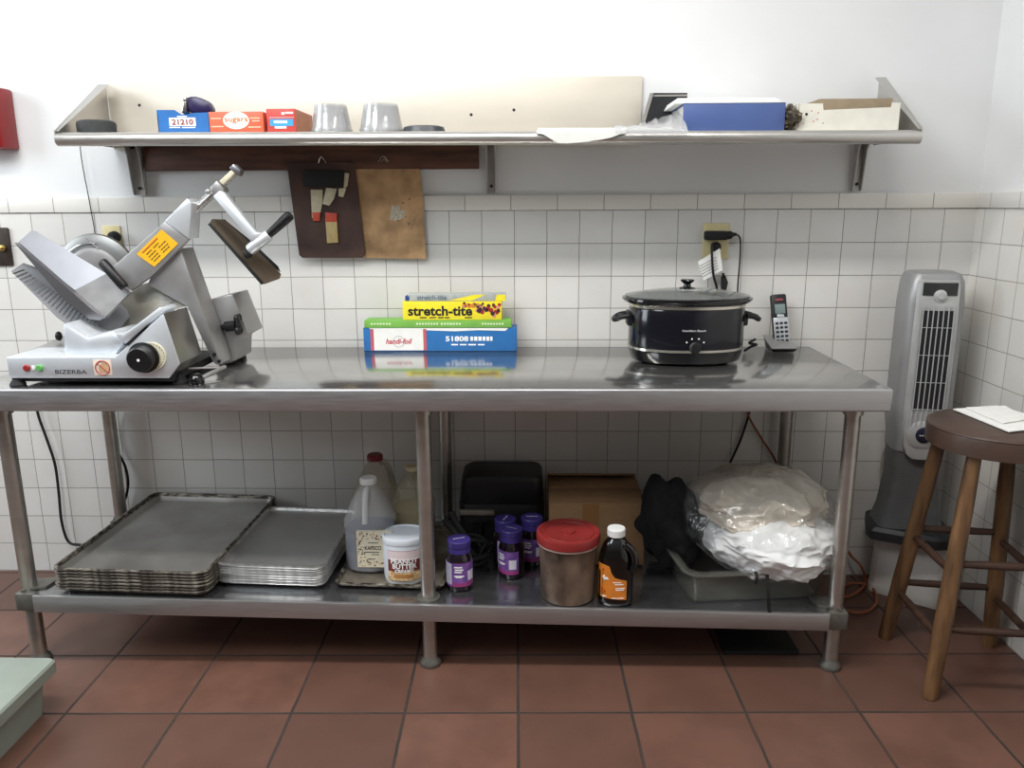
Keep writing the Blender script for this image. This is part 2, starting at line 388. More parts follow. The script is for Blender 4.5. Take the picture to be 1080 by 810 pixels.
for px in (143, 518, 907):
    x = W(px, 180, -.03).x; m = MB(); w = .021 if px < 200 else .015; zt = zsh(x)-.007
    m.box((x-w, -.012, 1.372), (x+w, -.008, zt))
    for sx in (-1, 1): m.prism([(x+sx*w, -.012, 1.372), (x+sx*w, -.022, 1.376), (x+sx*w, -.04, 1.5), (x+sx*w, -.06, zt), (x+sx*w, -.012, zt)], (-sx*.003, 0, 0))
    b = m.build('bracket', M('bracket steel', (176, 173, 168), .45, .35, .08, 20), ws)
    m = MB(); m.cyl((x, -.017, 1.395), (x, -.0115, 1.395), .005, n=12); m.build('screw_head', ink, b)
# board behind the clipboards
a = W(150, 153, -.025); b_ = W(505, 178, -.025)
m = MB(); m.box((a.x, -.026, b_.z), (b_.x, -.002, a.z+.002), .003)
tag(m.build('mounting_board', brown_dark, None, ((a.x+b_.x)/2, -.01, b_.z)), 'dark brown wooden board fixed to the wall under the shelf', 'board')

# ------------------------------------------------------------------ clipboards
wire = M('chrome wire', (205, 200, 188), .25, 1, .05, 20)
def cb_board(pts, Y, mat, th=.004): 
    mb = MB(); mb.pprism(pts, Y, Y+th); return mb
Yc = -.034
t = thing('clipboard', 'dark brown clipboard with taped knife blades under a black strip', 'clipboard', W(345, 272, Yc))
m = cb_board([(305, 172), (371, 171.5), (374.5, 175), (385, 268), (382, 272), (319, 272), (315.5, 269), (303, 176)], Yc, brown_dark, .006)
bd = m.build('board', M('dark hardboard', (58, 42, 38), .55, 0, .25, 9, rgb2=(78, 54, 46)), t)
m = MB(); m.tube([W(336, 172, Yc-.002), W(338, 166, Yc-.004), W(341, 167.5, Yc-.004), W(344, 172, Yc-.002)], .0016, 8); m.build('hanging_loop', wire, t)
m = MB(); m.pprism([(319, 179.5), (363, 179.5), (362, 197), (320, 197)], Yc-.012, Yc, .002); m.build('black_strip', rubber, t)
for pts in (((327.5, 200), (340, 200), (340, 213), (337, 229), (329, 230)), ((344, 198), (355, 199), (352, 210), (347, 217), (340, 215)), ((357, 199), (365, 198), (362, 208), (357, 207)), ((362, 182), (368, 183), (366, 197), (362.5, 198))):
    m = MB(); m.pprism(pts, Yc-.005, Yc, .0008); m.build('paper_tag', M('aged paper', (196, 188, 160), .8, 0, .12, 60), t)
m = MB(); m.pprism([(343, 230), (355, 230), (356.5, 256), (345, 256.5)], Yc-.008, Yc, .001); m.build('wooden_handle', M('pale wood', (186, 164, 112), .6, 0, .15, 20, stretch=(6, 1, 1)), t)
redtape = M('red tape', (196, 78, 58), .5, 0, .1, 30)
for pts in (((329, 224), (337.5, 224), (337, 233), (330, 233)), ((343, 224), (355, 225), (355, 234), (343.5, 234))):
    m = MB(); m.pprism(pts, Yc-.0092, Yc-.001, .0008); m.build('red_tape', redtape, t)
t = thing('clipboard', 'tan stained hardboard clipboard hanging right of the dark one', 'clipboard', W(415, 273, Yc+.008))
m = cb_board([(374, 171), (440, 170), (442, 172), (446, 210), (449, 273), (384.5, 272), (379, 215)], Yc+.009, card, .005)
m.build('board', M('stained hardboard', (158, 124, 88), .7, 0, .16, 14, rgb2=(176, 140, 100), spread=(.35, .6)), t)
m = MB(); m.tube([W(399, 171, Yc+.006), W(403, 165.5, Yc+.004), W(406, 166, Yc+.004), W(410, 170.5, Yc+.006)], .0016, 8); m.tube([W(402, 171, Yc+.006), W(405, 168, Yc+.004), W(408, 171, Yc+.006)], .0012, 8); m.build('hanging_loop', wire, t)
m = MB(); m.pprism([(413, 217), (422, 217), (422, 222), (427, 222), (426, 230), (417, 233), (411, 231)], Yc+.0085, Yc+.0095)
m.build('sticker_residue', M('torn sticker', (176, 168, 148), .8, 0, .3, 120), t)
for x, y in ((419.5, 232.5), (428, 229), (431, 236), (437, 232), (425, 214), (432, 210)):
    p = W(x, y, Yc+.0088); m = MB(); m.cyl((p.x, p.y, p.z), (p.x, p.y+.003, p.z), random.uniform(.002, .004), n=8); m.build('stain', M('dark stain', (92, 70, 52), .8, 0, .2, 60), t)
m = MB(); m.pprism([(376, 214), (385, 236), (388, 271), (384, 271)], Yc+.0155, Yc+.0185)
tag(m.build('paper_sheet', paper, None, W(386, 271, Yc+.017)), 'white paper edge showing between the two clipboards', 'paper')

# ------------------------------------------------------------------ wall fittings
p, q = W(0, 240, -.006), W(15.5, 280, -.006)
t = thing('light_switch', 'dark metal light switch plate at left edge of wall', 'switch', (p.x-.02, -.006, q.z))
m = MB(); m.box((q.x-.075, -.016, q.z), (q.x, -.006, p.z), .006); m.build('plate', M('dark bronze', (64, 56, 50), .5, .5, .3, 30), t)
m = MB(); a = W(3, 261, -.02); m.box((a.x-.008, -.026, a.z-.012), (a.x+.006, -.015, a.z+.008), .002); m.box((a.x-.004, -.03, a.z-.004), (a.x+.012, -.022, a.z+.004), .001); m.build('toggle', M('brass', (200, 168, 96), .35, .9, .1, 20), t)
p, q = W(-16, 95, -.09), W(20.5, 156, -.09)
t = thing('alarm_box', 'red metal wall box cut off at top left', 'box', (q.x-.06, -.006, q.z))
q.x = W(21.5, 156, 0).x
redm = M('red enamel', (134, 30, 32), .35, 0, .12, 20)
m = MB(); m.box((q.x-.16, -.09, q.z), (q.x, -.0, q.z+.19), .008); bx = m.build('body', redm, t)
m = MB(); m.box((q.x-.15, -.098, q.z+.012), (q.x-.012, -.088, q.z+.178), .004); m.build('door', redm, t)
ivory = M('ivory plastic', (212, 198, 150), .4, 0, .06, 40)
def outlet(px0, py0, px1, py1, label):
    p, q = W(px0, py0, -.01), W(px1, py1, -.01)
    t = thing('wall_outlet', label, 'outlet', ((p.x+q.x)/2, -.006, q.z))
    m = MB(); m.box((p.x, -.013, q.z), (q.x, -.005, p.z), .003); m.build('cover_plate', ivory, t)
    for dz in (-.02, .02):
        c = Vector(((p.x+q.x)/2, -.014, (p.z+q.z)/2+dz)); m = MB(); m.cyl((c.x, -.016, c.z), (c.x, -.012, c.z), .016, n=20)
        r = m.build('receptacle', ivory, t)
        m = MB()
        for sx in (-1, 1): m.box((c.x+sx*.006-.001, -.0168, c.z-.004), (c.x+sx*.006+.001, -.0155, c.z+.005))
        m.build('slot', ink, r)
    return t
outlet(107, 238, 130.5, 272, 'ivory wall outlet with black plug behind the meat slicer')
outlet(742, 235.5, 767.5, 273, 'ivory wall outlet with plugs above the slow cooker')
# plug behind slicer
m = MB(); a = W(120, 250, -.03); m.turned((a.x, -.013, a.z), (a.x, -.05, a.z), ((0, .017), (.3, .02), (.7, .018), (1, .01)), 18)
m.tube([(a.x, -.045, a.z), (a.x+.012, -.06, a.z-.02), (a.x+.03, -.07, a.z-.08), (a.x+.05, -.075, a.z-.2), (a.x+.03, -.045, TZ+.02)], .004, 8)
tag(m.build('power_plug', rubber, None, (a.x, -.013, a.z)), 'black round plug in the outlet behind the slicer', 'plug')

# right-hand plugs and cords
m = MB(); a, b_ = W(744, 245, -.04), W(777, 252, -.04)
m.box((a.x, -.045, b_.z-.004), (a.x+.075, -.013, a.z+.004), .006); m.turned((a.x+.07, -.03, (a.z+b_.z)/2), (b_.x, -.03, (a.z+b_.z)/2+.004), ((0, .014), (.5, .013), (.7, .007), (1, .005)), 14)
m.tube([(b_.x-.004, -.03, (a.z+b_.z)/2+.004), W(780, 250, -.03), W(781, 262, -.03), W(780, 280, -.03), W(778, 306, -.03), W(779, 330, -.03), W(776, 352, -.05)], .0028, 8)
tag(m.build('power_adapter', rubber, None, (a.x, -.013, a.z)), 'black adapter lying across the right outlet with thin cord to the phone', 'plug')
m = MB(); a = W(757, 261, -.05); m.turned((a.x, -.014, a.z), (a.x, -.05, a.z), ((0, .016), (.4, .017), (.8, .012), (1, .007)), 16)
m.tube([(a.x-.006, -.045, a.z-.004), W(751, 258, -.06), W(751, 272, -.065), W(752.5, 290, -.06), W(756, 304, -.05), W(757, 320, -.05)], .0042, 8)
tag(m.build('power_plug', rubber, None, (a.x, -.014, a.z)), 'black plug below the adapter on the right outlet with cord to the slow cooker', 'plug')
t = thing('cord_tag', 'white printed warning tag hanging on the slow cooker cord', 'tag', W(748, 295, -.058))
m = MB(); m.sheet([(736, 276, -.058), (759, 262, -.05), (762, 285, -.05), (742, 296, -.058)], (.001, .0012, 0)); tg = m.build('tag_sheet', paper, t)
m = MB()
for i in range(5):
    f = .2+i*.15
    p0 = W(737+f*4.5, 277+f*19, -.0585); p1 = W(757+f*3, 266+f*20, -.0515)
    m.cyl(p0, p0.lerp(p1, .9), .0007, n=6)
m.build('print_lines', ink, tg)
m = MB(); m.sheet([(761, 292, -.03), (765, 290, -.03), (768, 298, -.03), (766, 306, -.03), (761, 305, -.03)], (0, .01, 0)); m.sheet([(762, 288, -.03), (764, 288, -.03), (764, 293, -.03), (762, 293, -.03)], (0, .008, 0))
tag(m.build('plug_cover', rubber, None, W(764, 306, -.025)), 'small black dangling plug cap right of the white cord tag', 'plug')

# ------------------------------------------------------------------ meat slicer
sl_ = thing('meat_slicer', 'large grey electric meat slicer with yellow warning label on table', 'slicer', (-1.15, -.42, TZ))
Y0 = -.645
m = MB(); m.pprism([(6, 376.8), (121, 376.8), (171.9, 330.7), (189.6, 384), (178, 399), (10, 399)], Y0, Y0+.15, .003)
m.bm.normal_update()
for f_ in m.bm.faces: f_.material_index = 1 if f_.normal.x > .6 and abs(f_.normal.y) < .3 else 0  # right faces: brushed steel, darkened to hold the shade away from the left window
con = m.build('control_housing', [alum_l, M('shaded side steel', (142, 139, 134), .34, .9, .08, 14, rvar=.05)], sl_)
zt = W(60, 377, Y0).z
m = MB(); m.prism([WZ(x, y, zt-.002) for x, y in ((9, 376.9), (120, 376.5), (196, 368), (190, 352), (70, 352), (55, 360), (17, 375))], (0, 0, -.03)); m.build('base_deck', alum_d, sl_)
m = MB(); m.box((W(16, 400, -.63).x, -.63, TZ+.012), (W(184, 400, -.63).x, -.28, TZ+.035), .004); m.build('underframe', rubber, sl_)
for x, y, Y in ((19, 405, -.63), (190, 400, -.6), (70, 400, -.32)):
    p = W(x, y, Y); m = MB(); m.turned((p.x, Y, TZ), (p.x, Y, TZ+.03), ((0, .02), (.2, .021), (.6, .013), (1, .011)), 16); m.build('foot', rubber, sl_)
# console details
dial_c = W(151.5, 377.5, Y0)
rc = W(161, 375.5, Y0)
m = MB(); m.cyl((rc.x, Y0-.004, rc.z), (rc.x, Y0+.002, rc.z), .0375, n=32); dr = m.build('dial_scale', M('cream scale', (216, 210, 184), .5, 0, .08, 60), sl_)
m = MB()
for k in range(24):
    a = 2*math.pi*k/24; m.box((rc.x+.033*math.cos(a)-.0006, Y0-.0045, rc.z+.033*math.sin(a)-.0022), (rc.x+.033*math.cos(a)+.0006, Y0-.0035, rc.z+.033*math.sin(a)+.0022))
m.build('scale_marks', ink, dr)
m = MB(); m.turned((rc.x-.02, Y0-.002, rc.z-.002), (rc.x-.02, Y0-.04, rc.z-.004), ((0, .04), (.25, .042), (.3, .036), (.9, .034), (1, .03)), 32); dk = m.build('dial_knob', black, sl_)
m = MB(); m.cyl((rc.x-.02, Y0-.0405, rc.z-.004), (rc.x-.02, Y0-.0395, rc.z-.004), .004, n=12); m.build('index_dot', white_ink, dk)
for px, col, nm in ((28.3, (150, 40, 44), 'stop_button'), (42, (96, 172, 92), 'start_button')):
    p = W(px, 388, Y0); m = MB(); m.turned((p.x, Y0+.001, p.z), (p.x, Y0-.006, p.z), ((0, .0095), (.6, .0095), (1, .007)), 20); m.build(nm, M(nm, col, .4, 0, .05, 30), sl_)
p = W(35.3, 388, Y0); m = MB(); m.box((p.x-.004, Y0-.002, p.z-.006), (p.x+.004, Y0+.001, p.z+.006), .0006); m.build('button_plate', white_ink, sl_)
ptext('BIZERBA', (58.5, 394.3), (91.5, 390), Y0, M('dark grey print', (70, 72, 78), .5, 0, .1, 30), con, bold=.01)
p, q = W(100, 396, Y0), W(117, 379.5, Y0)
m = MB(); m.box((p.x, Y0-.0012, p.z), (q.x, Y0+.001, q.z), .0005); st = m.build('hand_warning_sticker', M('sticker', (222, 206, 190), .5, 0, .06, 40), sl_)
m = MB(); m.prism([W(x, y, Y0-.0012) for x, y in ((108, 382), (112, 383), (115, 390), (116, 394), (111, 392), (106, 393), (104, 388))], (0, -.0008, 0)); m.build('hand_symbol', M('hand print', (196, 160, 122), .5, 0, .1, 40), st)
m = MB(); cen = W(108, 388, Y0-.0022); R_ = .021
m.tube([cen+Vector((R_*math.cos(k*math.pi/10)*.92, 0, R_*math.sin(k*math.pi/10)*.92)) for k in range(21)], .0012, 6, 0)
m.tube([cen+Vector((-.014, 0, .013)), cen+Vector((.014, 0, -.013))], .0013, 6, 0); m.build('prohibition_ring', M('red print', (176, 60, 56), .5, 0, .1, 40), st)
# casting under the gauge plate
m = MB(); m.pprism([(65, 340), (92, 356), (118, 349), (126, 355), (131, 362), (121, 376.5), (67, 376.5)], -.60, -.42, .012); m.build('gauge_housing', alum_l, sl_)
m = MB(); m.pprism([(121, 352), (130, 352.5), (150, 338), (168, 324), (174, 327.5), (155, 343), (133, 363), (127, 360)], -.615, -.53, .003); m.build('guard_rail', alum_l, sl_)
m = MB(); m.pprism([(131, 364), (150, 347), (153, 345), (135, 364)], -.648, -.60); m.build('rail_slot', ink, sl_)
m = MB(); a = W(62, 354.5, -.4); m.ball(a, .012, (.8, 1, 1.2)); m.build('lock_knob', black, sl_)
# ribbed gauge plate
m = MB(); m.sheet([(11.5, 286, -.47), (22, 279, -.455), (75, 297, -.45), (140, 330, -.45), (124, 350, -.49), (92, 358, -.52), (60, 335, -.5)], (.002, .01, .004))
gp = m.build('gauge_plate', M('gauge plate grey', (122, 122, 124), .6, .3, .06, 14), sl_)
m = MB()
for i in range(22):
    f = i/21
    a = W(13+f*80, 288.5+f*66, -.473-.052*f); b_ = W(26+f*76, 284+f*54, -.458-.04*f)
    m.cyl(a-Vector((0, .0012, 0)), b_-Vector((0, .003, 0)), .0013, n=6)
m.build('ribs', M('dark rib', (84, 84, 86), .5, .3, .1, 20), gp)
m = MB(); m.sheet([(100, 345, -.44), (137, 303, -.42), (157, 298, -.415), (197, 323, -.43), (172, 329, -.45), (150, 341, -.47), (122, 352, -.48)], (0, .012, 0)); bp_ = m.build('blade_cover', M('cover steel', (140, 136, 126), .4, .85, .1, 14), sl_)
m = MB()
for i in range(9):
    f = i/8; m.cyl(W(141+f*10, 308+f*26, -.424-.03*f), W(184-f*10, 316+f*12, -.432-.02*f), .0012, n=6)
m.build('ribs', alum_d, bp_)
# circular knife and its guard
bc = W(103, 291, -.36)
m = MB(); m.turned(bc+Vector((0, .012, 0)), bc-Vector((0, .016, 0)), ((0, .12), (.3, .125), (.6, .122), (1, .1)), 48); kn = m.build('circular_knife', M('knife steel', (128, 128, 126), .4, .8, .08, 14), sl_)
m = MB(); m.turned(bc-Vector((0, .014, 0)), bc-Vector((0, .024, 0)), ((0, .085), (.6, .083), (1, .07)), 40); m.build('knife_hub', alum_d, kn)
m = MB(); m.tube([bc+Vector((.098*math.cos(a), -.02, .098*math.sin(a))) for a in [math.radians(80+k*12) for k in range(11)]], .0016, 6, 0); m.tube([W(91, 251, -.385), W(103, 262, -.385)], .002, 6, 0); m.build('edge_line', M('polished steel', (225, 225, 225), .15, 1, .02, 10), kn)
m = MB(); m.sheet([(64, 265, -.36), (84, 252, -.35), (97, 246, -.35), (112, 250, -.35), (134, 268, -.35), (120, 300, -.36), (80, 300, -.36)], (0, .006, 0)); m.build('knife_guard', alum_d, sl_)
# product tray
m = MB(); m.sheet([(33, 243, -.46), (38, 244, -.46), (112, 288.5, -.505), (79, 306, -.52), (17, 257.5, -.49)], (.004, .008, -.006)); tr = m.build('product_tray', alum, sl_)
m = MB(); m.sheet([(112, 288.5, -.505), (137, 308, -.52), (110, 335.5, -.535), (98, 327.5, -.535), (79, 306, -.52)], (.004, .012, 0)); m.build('tray_front', alum_d, tr)
m = MB(); m.sheet([(15, 256, -.5), (18, 258, -.503), (97.5, 327, -.546), (110, 335.5, -.541), (105, 338, -.541), (94, 336.5, -.54), (66, 315, -.525)], (.004, .014, 0)); m.build('tray_flange', alum, tr)
m = MB(); m.turned(W(107, 275, -.53), W(132, 304, -.53), ((0, .010), (.06, .0135), (.9, .0135), (.97, .012), (1, .009)), 16); hg = m.build('tray_handle', black, sl_)
m = MB(); m.turned(W(131, 303, -.53), W(135.5, 307, -.525), ((0, .009), (1, .008)), 14); m.build('handle_ferrule', alum, hg)
# carriage arm
m = MB(); m.pprism([(190, 262), (159, 292), (155.5, 300), (197, 323), (224, 381), (228, 385), (233, 384)], -.455, -.365, .002); m.build('carriage_arm', alum_d, sl_)
m = MB(); m.pprism([(119, 281), (166, 241), (173, 233.5), (199, 252.5), (190, 262), (159, 292), (135.5, 308), (131, 300)], -.468, -.45, .002); ap = m.build('arm_plate', alum_d, sl_)
m = MB(); m.pprism([(173, 233.5), (197, 209), (202, 214), (199.5, 252.5)], -.47, -.40, .003); m.build('arm_cap', alum_l, sl_)
yl = [W(x, y, -.4685) for x, y in ((144, 268), (170.5, 242), (188, 257), (163, 281.5))]
m = MB(); m.prism(yl, (0, -.001, 0)); lb = m.build('warning_label', M('yellow label', (232, 176, 30), .5, 0, .05, 40), ap)
lb['label'] = 'yellow warning label'
ux = (yl[1]-yl[0]); vx = (yl[3]-yl[0])
m = MB()
for i, (v, u0, u1) in enumerate(((.34, .16, .72), (.5, .14, .92), (.66, .12, .9), (.8, .12, .85))):
    a = yl[0]+ux*u0+vx*v-Vector((0, .0013, 0)); b_ = yl[0]+ux*u1+vx*v-Vector((0, .0013, 0))
    nseg = 8
    for k in range(nseg):
        if k % 4 != 3: m.cyl(a.lerp(b_, k/nseg), a.lerp(b_, (k+.8)/nseg), .0011, n=6)
m.build('print_lines', ink, lb)
m = MB(); a = yl[0]+ux*.14+vx*.14-Vector((0, .0013, 0)); m.cyl(a, a+ux*.6, .0018, n=6); m.build('heading_line', M('orange print', (214, 106, 30), .5, 0, .1, 30), lb)
p = W(226, 374, -.456); m = MB(); m.cyl((p.x, -.459, p.z), (p.x, -.452, p.z), .006, n=14); m.cyl((p.x+.012, -.459, p.z-.02), (p.x+.012, -.452, p.z-.02), .005, n=14); m.build('bolt', ink, sl_)
# motor housing and feed knob
m = MB(); m.pprism([(222, 315.5), (245, 310), (262, 352.5), (250, 359), (249.5, 380), (230, 386), (222, 370)], -.355, -.22, .004); m.build('motor_housing', alum_d, sl_)
m = MB(); a = W(230, 346, -.36); m.cyl(a, a+Vector((.05, -.012, .01)), .009, n=14); b_ = a+Vector((.03, -.01, .006))
m.cyl(b_, b_+Vector((.035, -.008, .006)), .016, n=18); c_ = b_+Vector((.04, -.009, .008))
for k in range(4):
    an = math.pi/4+k*math.pi/2; m.ball(c_+Vector((0, .024*math.cos(an)*.6, .026*math.sin(an))), .011, (.8, 1, 1.2), 12)
m.ball(c_, .016, (.6, 1, 1.2), 14); m.build('feed_knob', black, sl_)
p = WZ(252, 374, TZ); m = MB(); m.turned((p.x, p.y, TZ), (p.x, p.y, TZ+.05), ((0, .022), (.15, .022), (.35, .012), (.6, .011), (1, .011)), 16); m.build('rear_foot', rubber, sl_)
# lever
m = MB(); m.tube([W(208, 401, -.6), W(222, 394, -.56), W(237, 387, -.5)], .006, 10); m.tube([W(185, 389, -.55), W(234, 387.5, -.5)], .003, 8, 0); lv = m.build('lever_bar', alum_d, sl_)
p = W(207, 401.5, -.61); m = MB(); m.ball(p, .022, seg=24); m.build('lever_knob', black_s, lv)
# pusher on its rod
m = MB(); m.cyl(W(199, 228, -.425), W(250, 181, -.40), .011, n=18); m.cyl(W(207, 216, -.42), W(226, 198, -.415), .004, n=10); m.build('guide_rod', steel, sl_)
m = MB(); d = (W(250, 181, -.40)-W(199, 228, -.425)).normalized()
m.prism([W(x, y, -.432) for x, y in ((231, 191), (245, 178), (248, 182.5), (235, 195))], (0, .03, 0), .002); m.build('rod_window', M('ivory part', (206, 200, 176), .5, 0, .1, 30), sl_)
m = MB(); m.prism([W(x, y, -.434) for x, y in ((241, 177), (246, 172.5), (253.5, 180), (251.5, 186), (248, 183))], (0, .034, 0), .003); m.build('rod_end', alum, sl_)
m = MB(); m.prism([W(x, y, -.44) for x, y in ((221, 198), (228, 190), (236, 200), (232, 208), (224, 206))], (0, .045, 0), .004); m.ball(W(219.5, 202, -.44), .008); m.build('slide_block', alum_d, sl_)
m = MB(); m.prism([W(x, y, -.462) for x, y in ((224, 207), (231, 201), (236, 203), (270, 245), (279, 246), (268, 257), (262, 252))], (0, .028, 0), .005); ar = m.build('pusher_arm', alum_l, sl_)
m = MB(); m.turned(W(263, 264, -.45), W(284, 247.5, -.45), ((0, .014), (.05, .0165), (.95, .0165), (1, .014)), 20); m.build('clamp_tube', alum_l, ar)
m = MB(); m.turned(W(282.5, 248.5, -.45), W(307, 226, -.445), ((0, .010), (.1, .0115), (.8, .0145), (.95, .014), (1, .009)), 18); m.build('pusher_handle', black, ar)
m = MB(); m.turned(W(258.5, 270, -.45), W(263, 265.5, -.45), ((0, .010), (.3, .014), (.8, .014), (1, .009)), 14); m.build('clamp_knob', rubber, ar)
m = MB(); m.sheet([(220.5, 236, -.45), (223.5, 231, -.43), (237.5, 231.5, -.36), (294.5, 287, -.36), (293, 292, -.37), (276, 298, -.45)], (.004, .004, -.006)); pp = m.build('pusher_plate', M('pusher steel', (150, 138, 122), .35, .8, .2, 8, stretch=(1, 4, 1)), sl_)
m = MB(); m.sheet([(219, 236.5, -.452), (221, 235.2, -.45), (277, 297.5, -.45), (275, 299.8, -.452)], (.002, .004, -.002)); m.build('edge_trim', black, pp)
m = MB(); m.sheet([(237, 232, -.355), (242, 238, -.355), (262, 262, -.355), (295.5, 287, -.355), (293, 281, -.352), (262, 252, -.352)], (0, .004, 0)); m.build('edge_trim', black, pp)

# ------------------------------------------------------------------ boxes on the table
def label_box(name, label, cat, x0, x1, y0, y1, z0, z1, mat, bev=.0015):
    t = thing(name, label, cat, ((x0+x1)/2, (y0+y1)/2, z0))
    m = MB(); m.box((x0, y0, z0), (x1, y1, z1), bev); m.build('carton', mat, t); return t
FY = -.112
p, q = W(384, 369, FY), W(545, 345.5, FY)
z0 = TZ; z1 = q.z
t = label_box('foil_sheet_box', 'blue and white foil sheet carton at bottom of the box stack', 'box', p.x, q.x, FY, -.04, z0, z1, blue_card)
a, b_ = W(393, 367.5, FY), W(447, 347, FY)
m = MB(); m.box((a.x, FY-.0008, z0+.003), (b_.x, FY+.001, z1-.004)); pn = m.build('white_panel', paper, t)
ps = M('pink stripe', (192, 92, 100), .5, 0, .05, 30)
for xa, xb in ((391, 394.5), (446.5, 450)):
    u, v = W(xa, 360, FY), W(xb, 360, FY); m = MB(); m.box((u.x, FY-.001, z0+.003), (v.x, FY+.001, z1-.004)); m.build('stripe', ps, t)
ptext('handi-foil', (407, 362.8), (434.5, 357), FY-.0008, M('red foil print', (186, 36, 60), .5, 0, .05, 30), t, bold=.02, shear=.25)
m = MB(); c_ = W(420.5, 360.3, FY-.0012); m.tube([c_+Vector((.0185*math.cos(k*math.pi/12), 0, .0185*math.sin(k*math.pi/12))) for k in range(25)], .0006, 6, 0); m.build('ring_mark', M('grey print', (120, 122, 130), .5, 0, .1, 30), t)
ptext('51808', (470, 360), (494, 354.5), FY, white_ink, t, bold=.03)
m = MB()
for xa, xb in ((496, 499), (500, 503.5), (504.5, 508), (509, 512), (513, 516), (517, 519.5)):
    u, v = W(xa, 359.5, FY), W(xb, 355, FY); m.box((u.x, FY-.0006, u.z), (v.x, FY+.001, v.z), .001)
for xa, xb in ((476, 483), (485, 492), (494, 502), (504, 511)):
    u, v = W(xa, 364.2, FY), W(xb, 362.8, FY); m.box((u.x, FY-.0006, u.z), (v.x, FY+.001, v.z))
m.build('small_print', white_ink, t)
a, b_ = W(390, 349.2, FY), W(535, 345.2, FY)
m = MB(); m.prism([W(x, y, FY-.001) for x, y in ((389, 346), (536, 346), (533, 349), (505, 348.2), (480, 349.4), (450, 348.4), (420, 349.2), (393, 348.6))], (0, .003, 0)); m.build('torn_edge', paper, t)
q2 = W(541, 337.5, FY); p2 = W(384.5, 345.4, FY)
green = M('green card', (118, 176, 76), .5, 0, .08, 30)
t = label_box('film_cutter_box', 'flat green carton lying between the blue and yellow boxes', 'box', p2.x, W(539.5, 341, FY).x, FY-.003, -.042, z1+.0003, q2.z, green)
m = MB()
for xa, xb in ((391, 413), (439, 463), (465, 487), (508, 532)):
    u, v = W(xa, 342.6, FY-.003), W(xb, 340.6, FY-.003)
    k = int((xb-xa)/3)
    for i in range(k): m.box((u.x+(v.x-u.x)*i/k, FY-.0036, u.z), (u.x+(v.x-u.x)*(i+.7)/k, FY-.002, v.z))
m.build('small_print', M('pale green print', (206, 226, 180), .5, 0, .1, 30), t)
zg = q2.z
a = W(425, 338, FY); b_ = W(529, 318, FY)
yel = M('yellow card', (236, 218, 48), .45, 0, .05, 30)
t = label_box('film_box', 'yellow stretch wrap carton with fruit picture on the green box', 'box', a.x, b_.x, FY, -.05, zg+.0004, b_.z, yel)
ptext('stretch-tite', (430.5, 333.2), (498, 322.5), FY, ink, t, bold=.03)
m = MB()
for xa, xb in ((443, 450), (453, 460), (462, 468), (469, 474), (490, 498)):
    u, v = W(xa, 335.6, FY), W(xb, 334.4, FY); m.box((u.x, FY-.0006, u.z), (v.x, FY+.001, v.z))
m.build('small_print', ink, t)
fr = [M('fruit orange', (214, 128, 50), .5, 0, .2, 60), M('fruit red', (156, 40, 40), .5, 0, .25, 60), M('fruit dark', (70, 36, 52), .5, 0, .25, 60), M('fruit pink', (206, 140, 112), .5, 0, .2, 60), M('fruit yellow', (226, 188, 74), .5, 0, .2, 60)]
m = MB()
for i in range(46):
    x = random.uniform(487, 527.5); f = (x-485)/43
    y = random.uniform(319.8, 322.5+11*min(1, f*1.2)); c_ = W(x, y, FY); r = random.uniform(.004, .0085)
    r = min(r, c_.z-(zg+.002), b_.z-.001-c_.z, b_.x-.001-c_.x)
    if r < .0015: continue
    m.mi = random.choice((0, 3, 4, 0)) if f < .45 else random.choice((1, 2, 1, 3, 2)); d = .0004+.0002*(i % 5)
    m.cyl((c_.x, FY-d, c_.z), (c_.x, FY+.001, c_.z), r, n=14)
m.build('fruit_picture', fr, t, smooth=0)
zy = b_.z
a = W(430, 318, FY); b_ = W(533, 310, FY)
sil = M('silver printed card', (178, 182, 178), .35, .2, .15, 60)
t = label_box('film_box', 'slim silver and yellow stretch wrap carton topmost on the box stack', 'box', a.x, b_.x, FY+.006, -.055, zy+.0004, b_.z, sil)
ptext('stretch-tite', (440, 316.6), (471, 311.2), FY+.006, M('grey blue print', (96, 112, 130), .5, 0, .1, 30), t, bold=.02)
u, v = W(472, 317, FY+.006), W(505, 311, FY+.006)
m = MB(); m.prism([W(x, y, FY+.0058) for x, y in ((474, 317), (500, 310.8), (512, 310.8), (498, 317))], (0, .001, 0)); m.prism([W(x, y, FY+.0058) for x, y in ((522, 317.4), (524, 310.8), (533, 310.8), (533, 317.4))], (0, .001, 0)); m.build('yellow_print', yel, t)
m = MB(); u, v = W(427, 317.3, FY), W(431.5, 312.5, FY); m.box((u.x, FY+.005, u.z), (v.x, -.056, v.z), .002); m.build('roll_end', M('blue plug', (36, 66, 130), .5, 0, .1, 30), t)

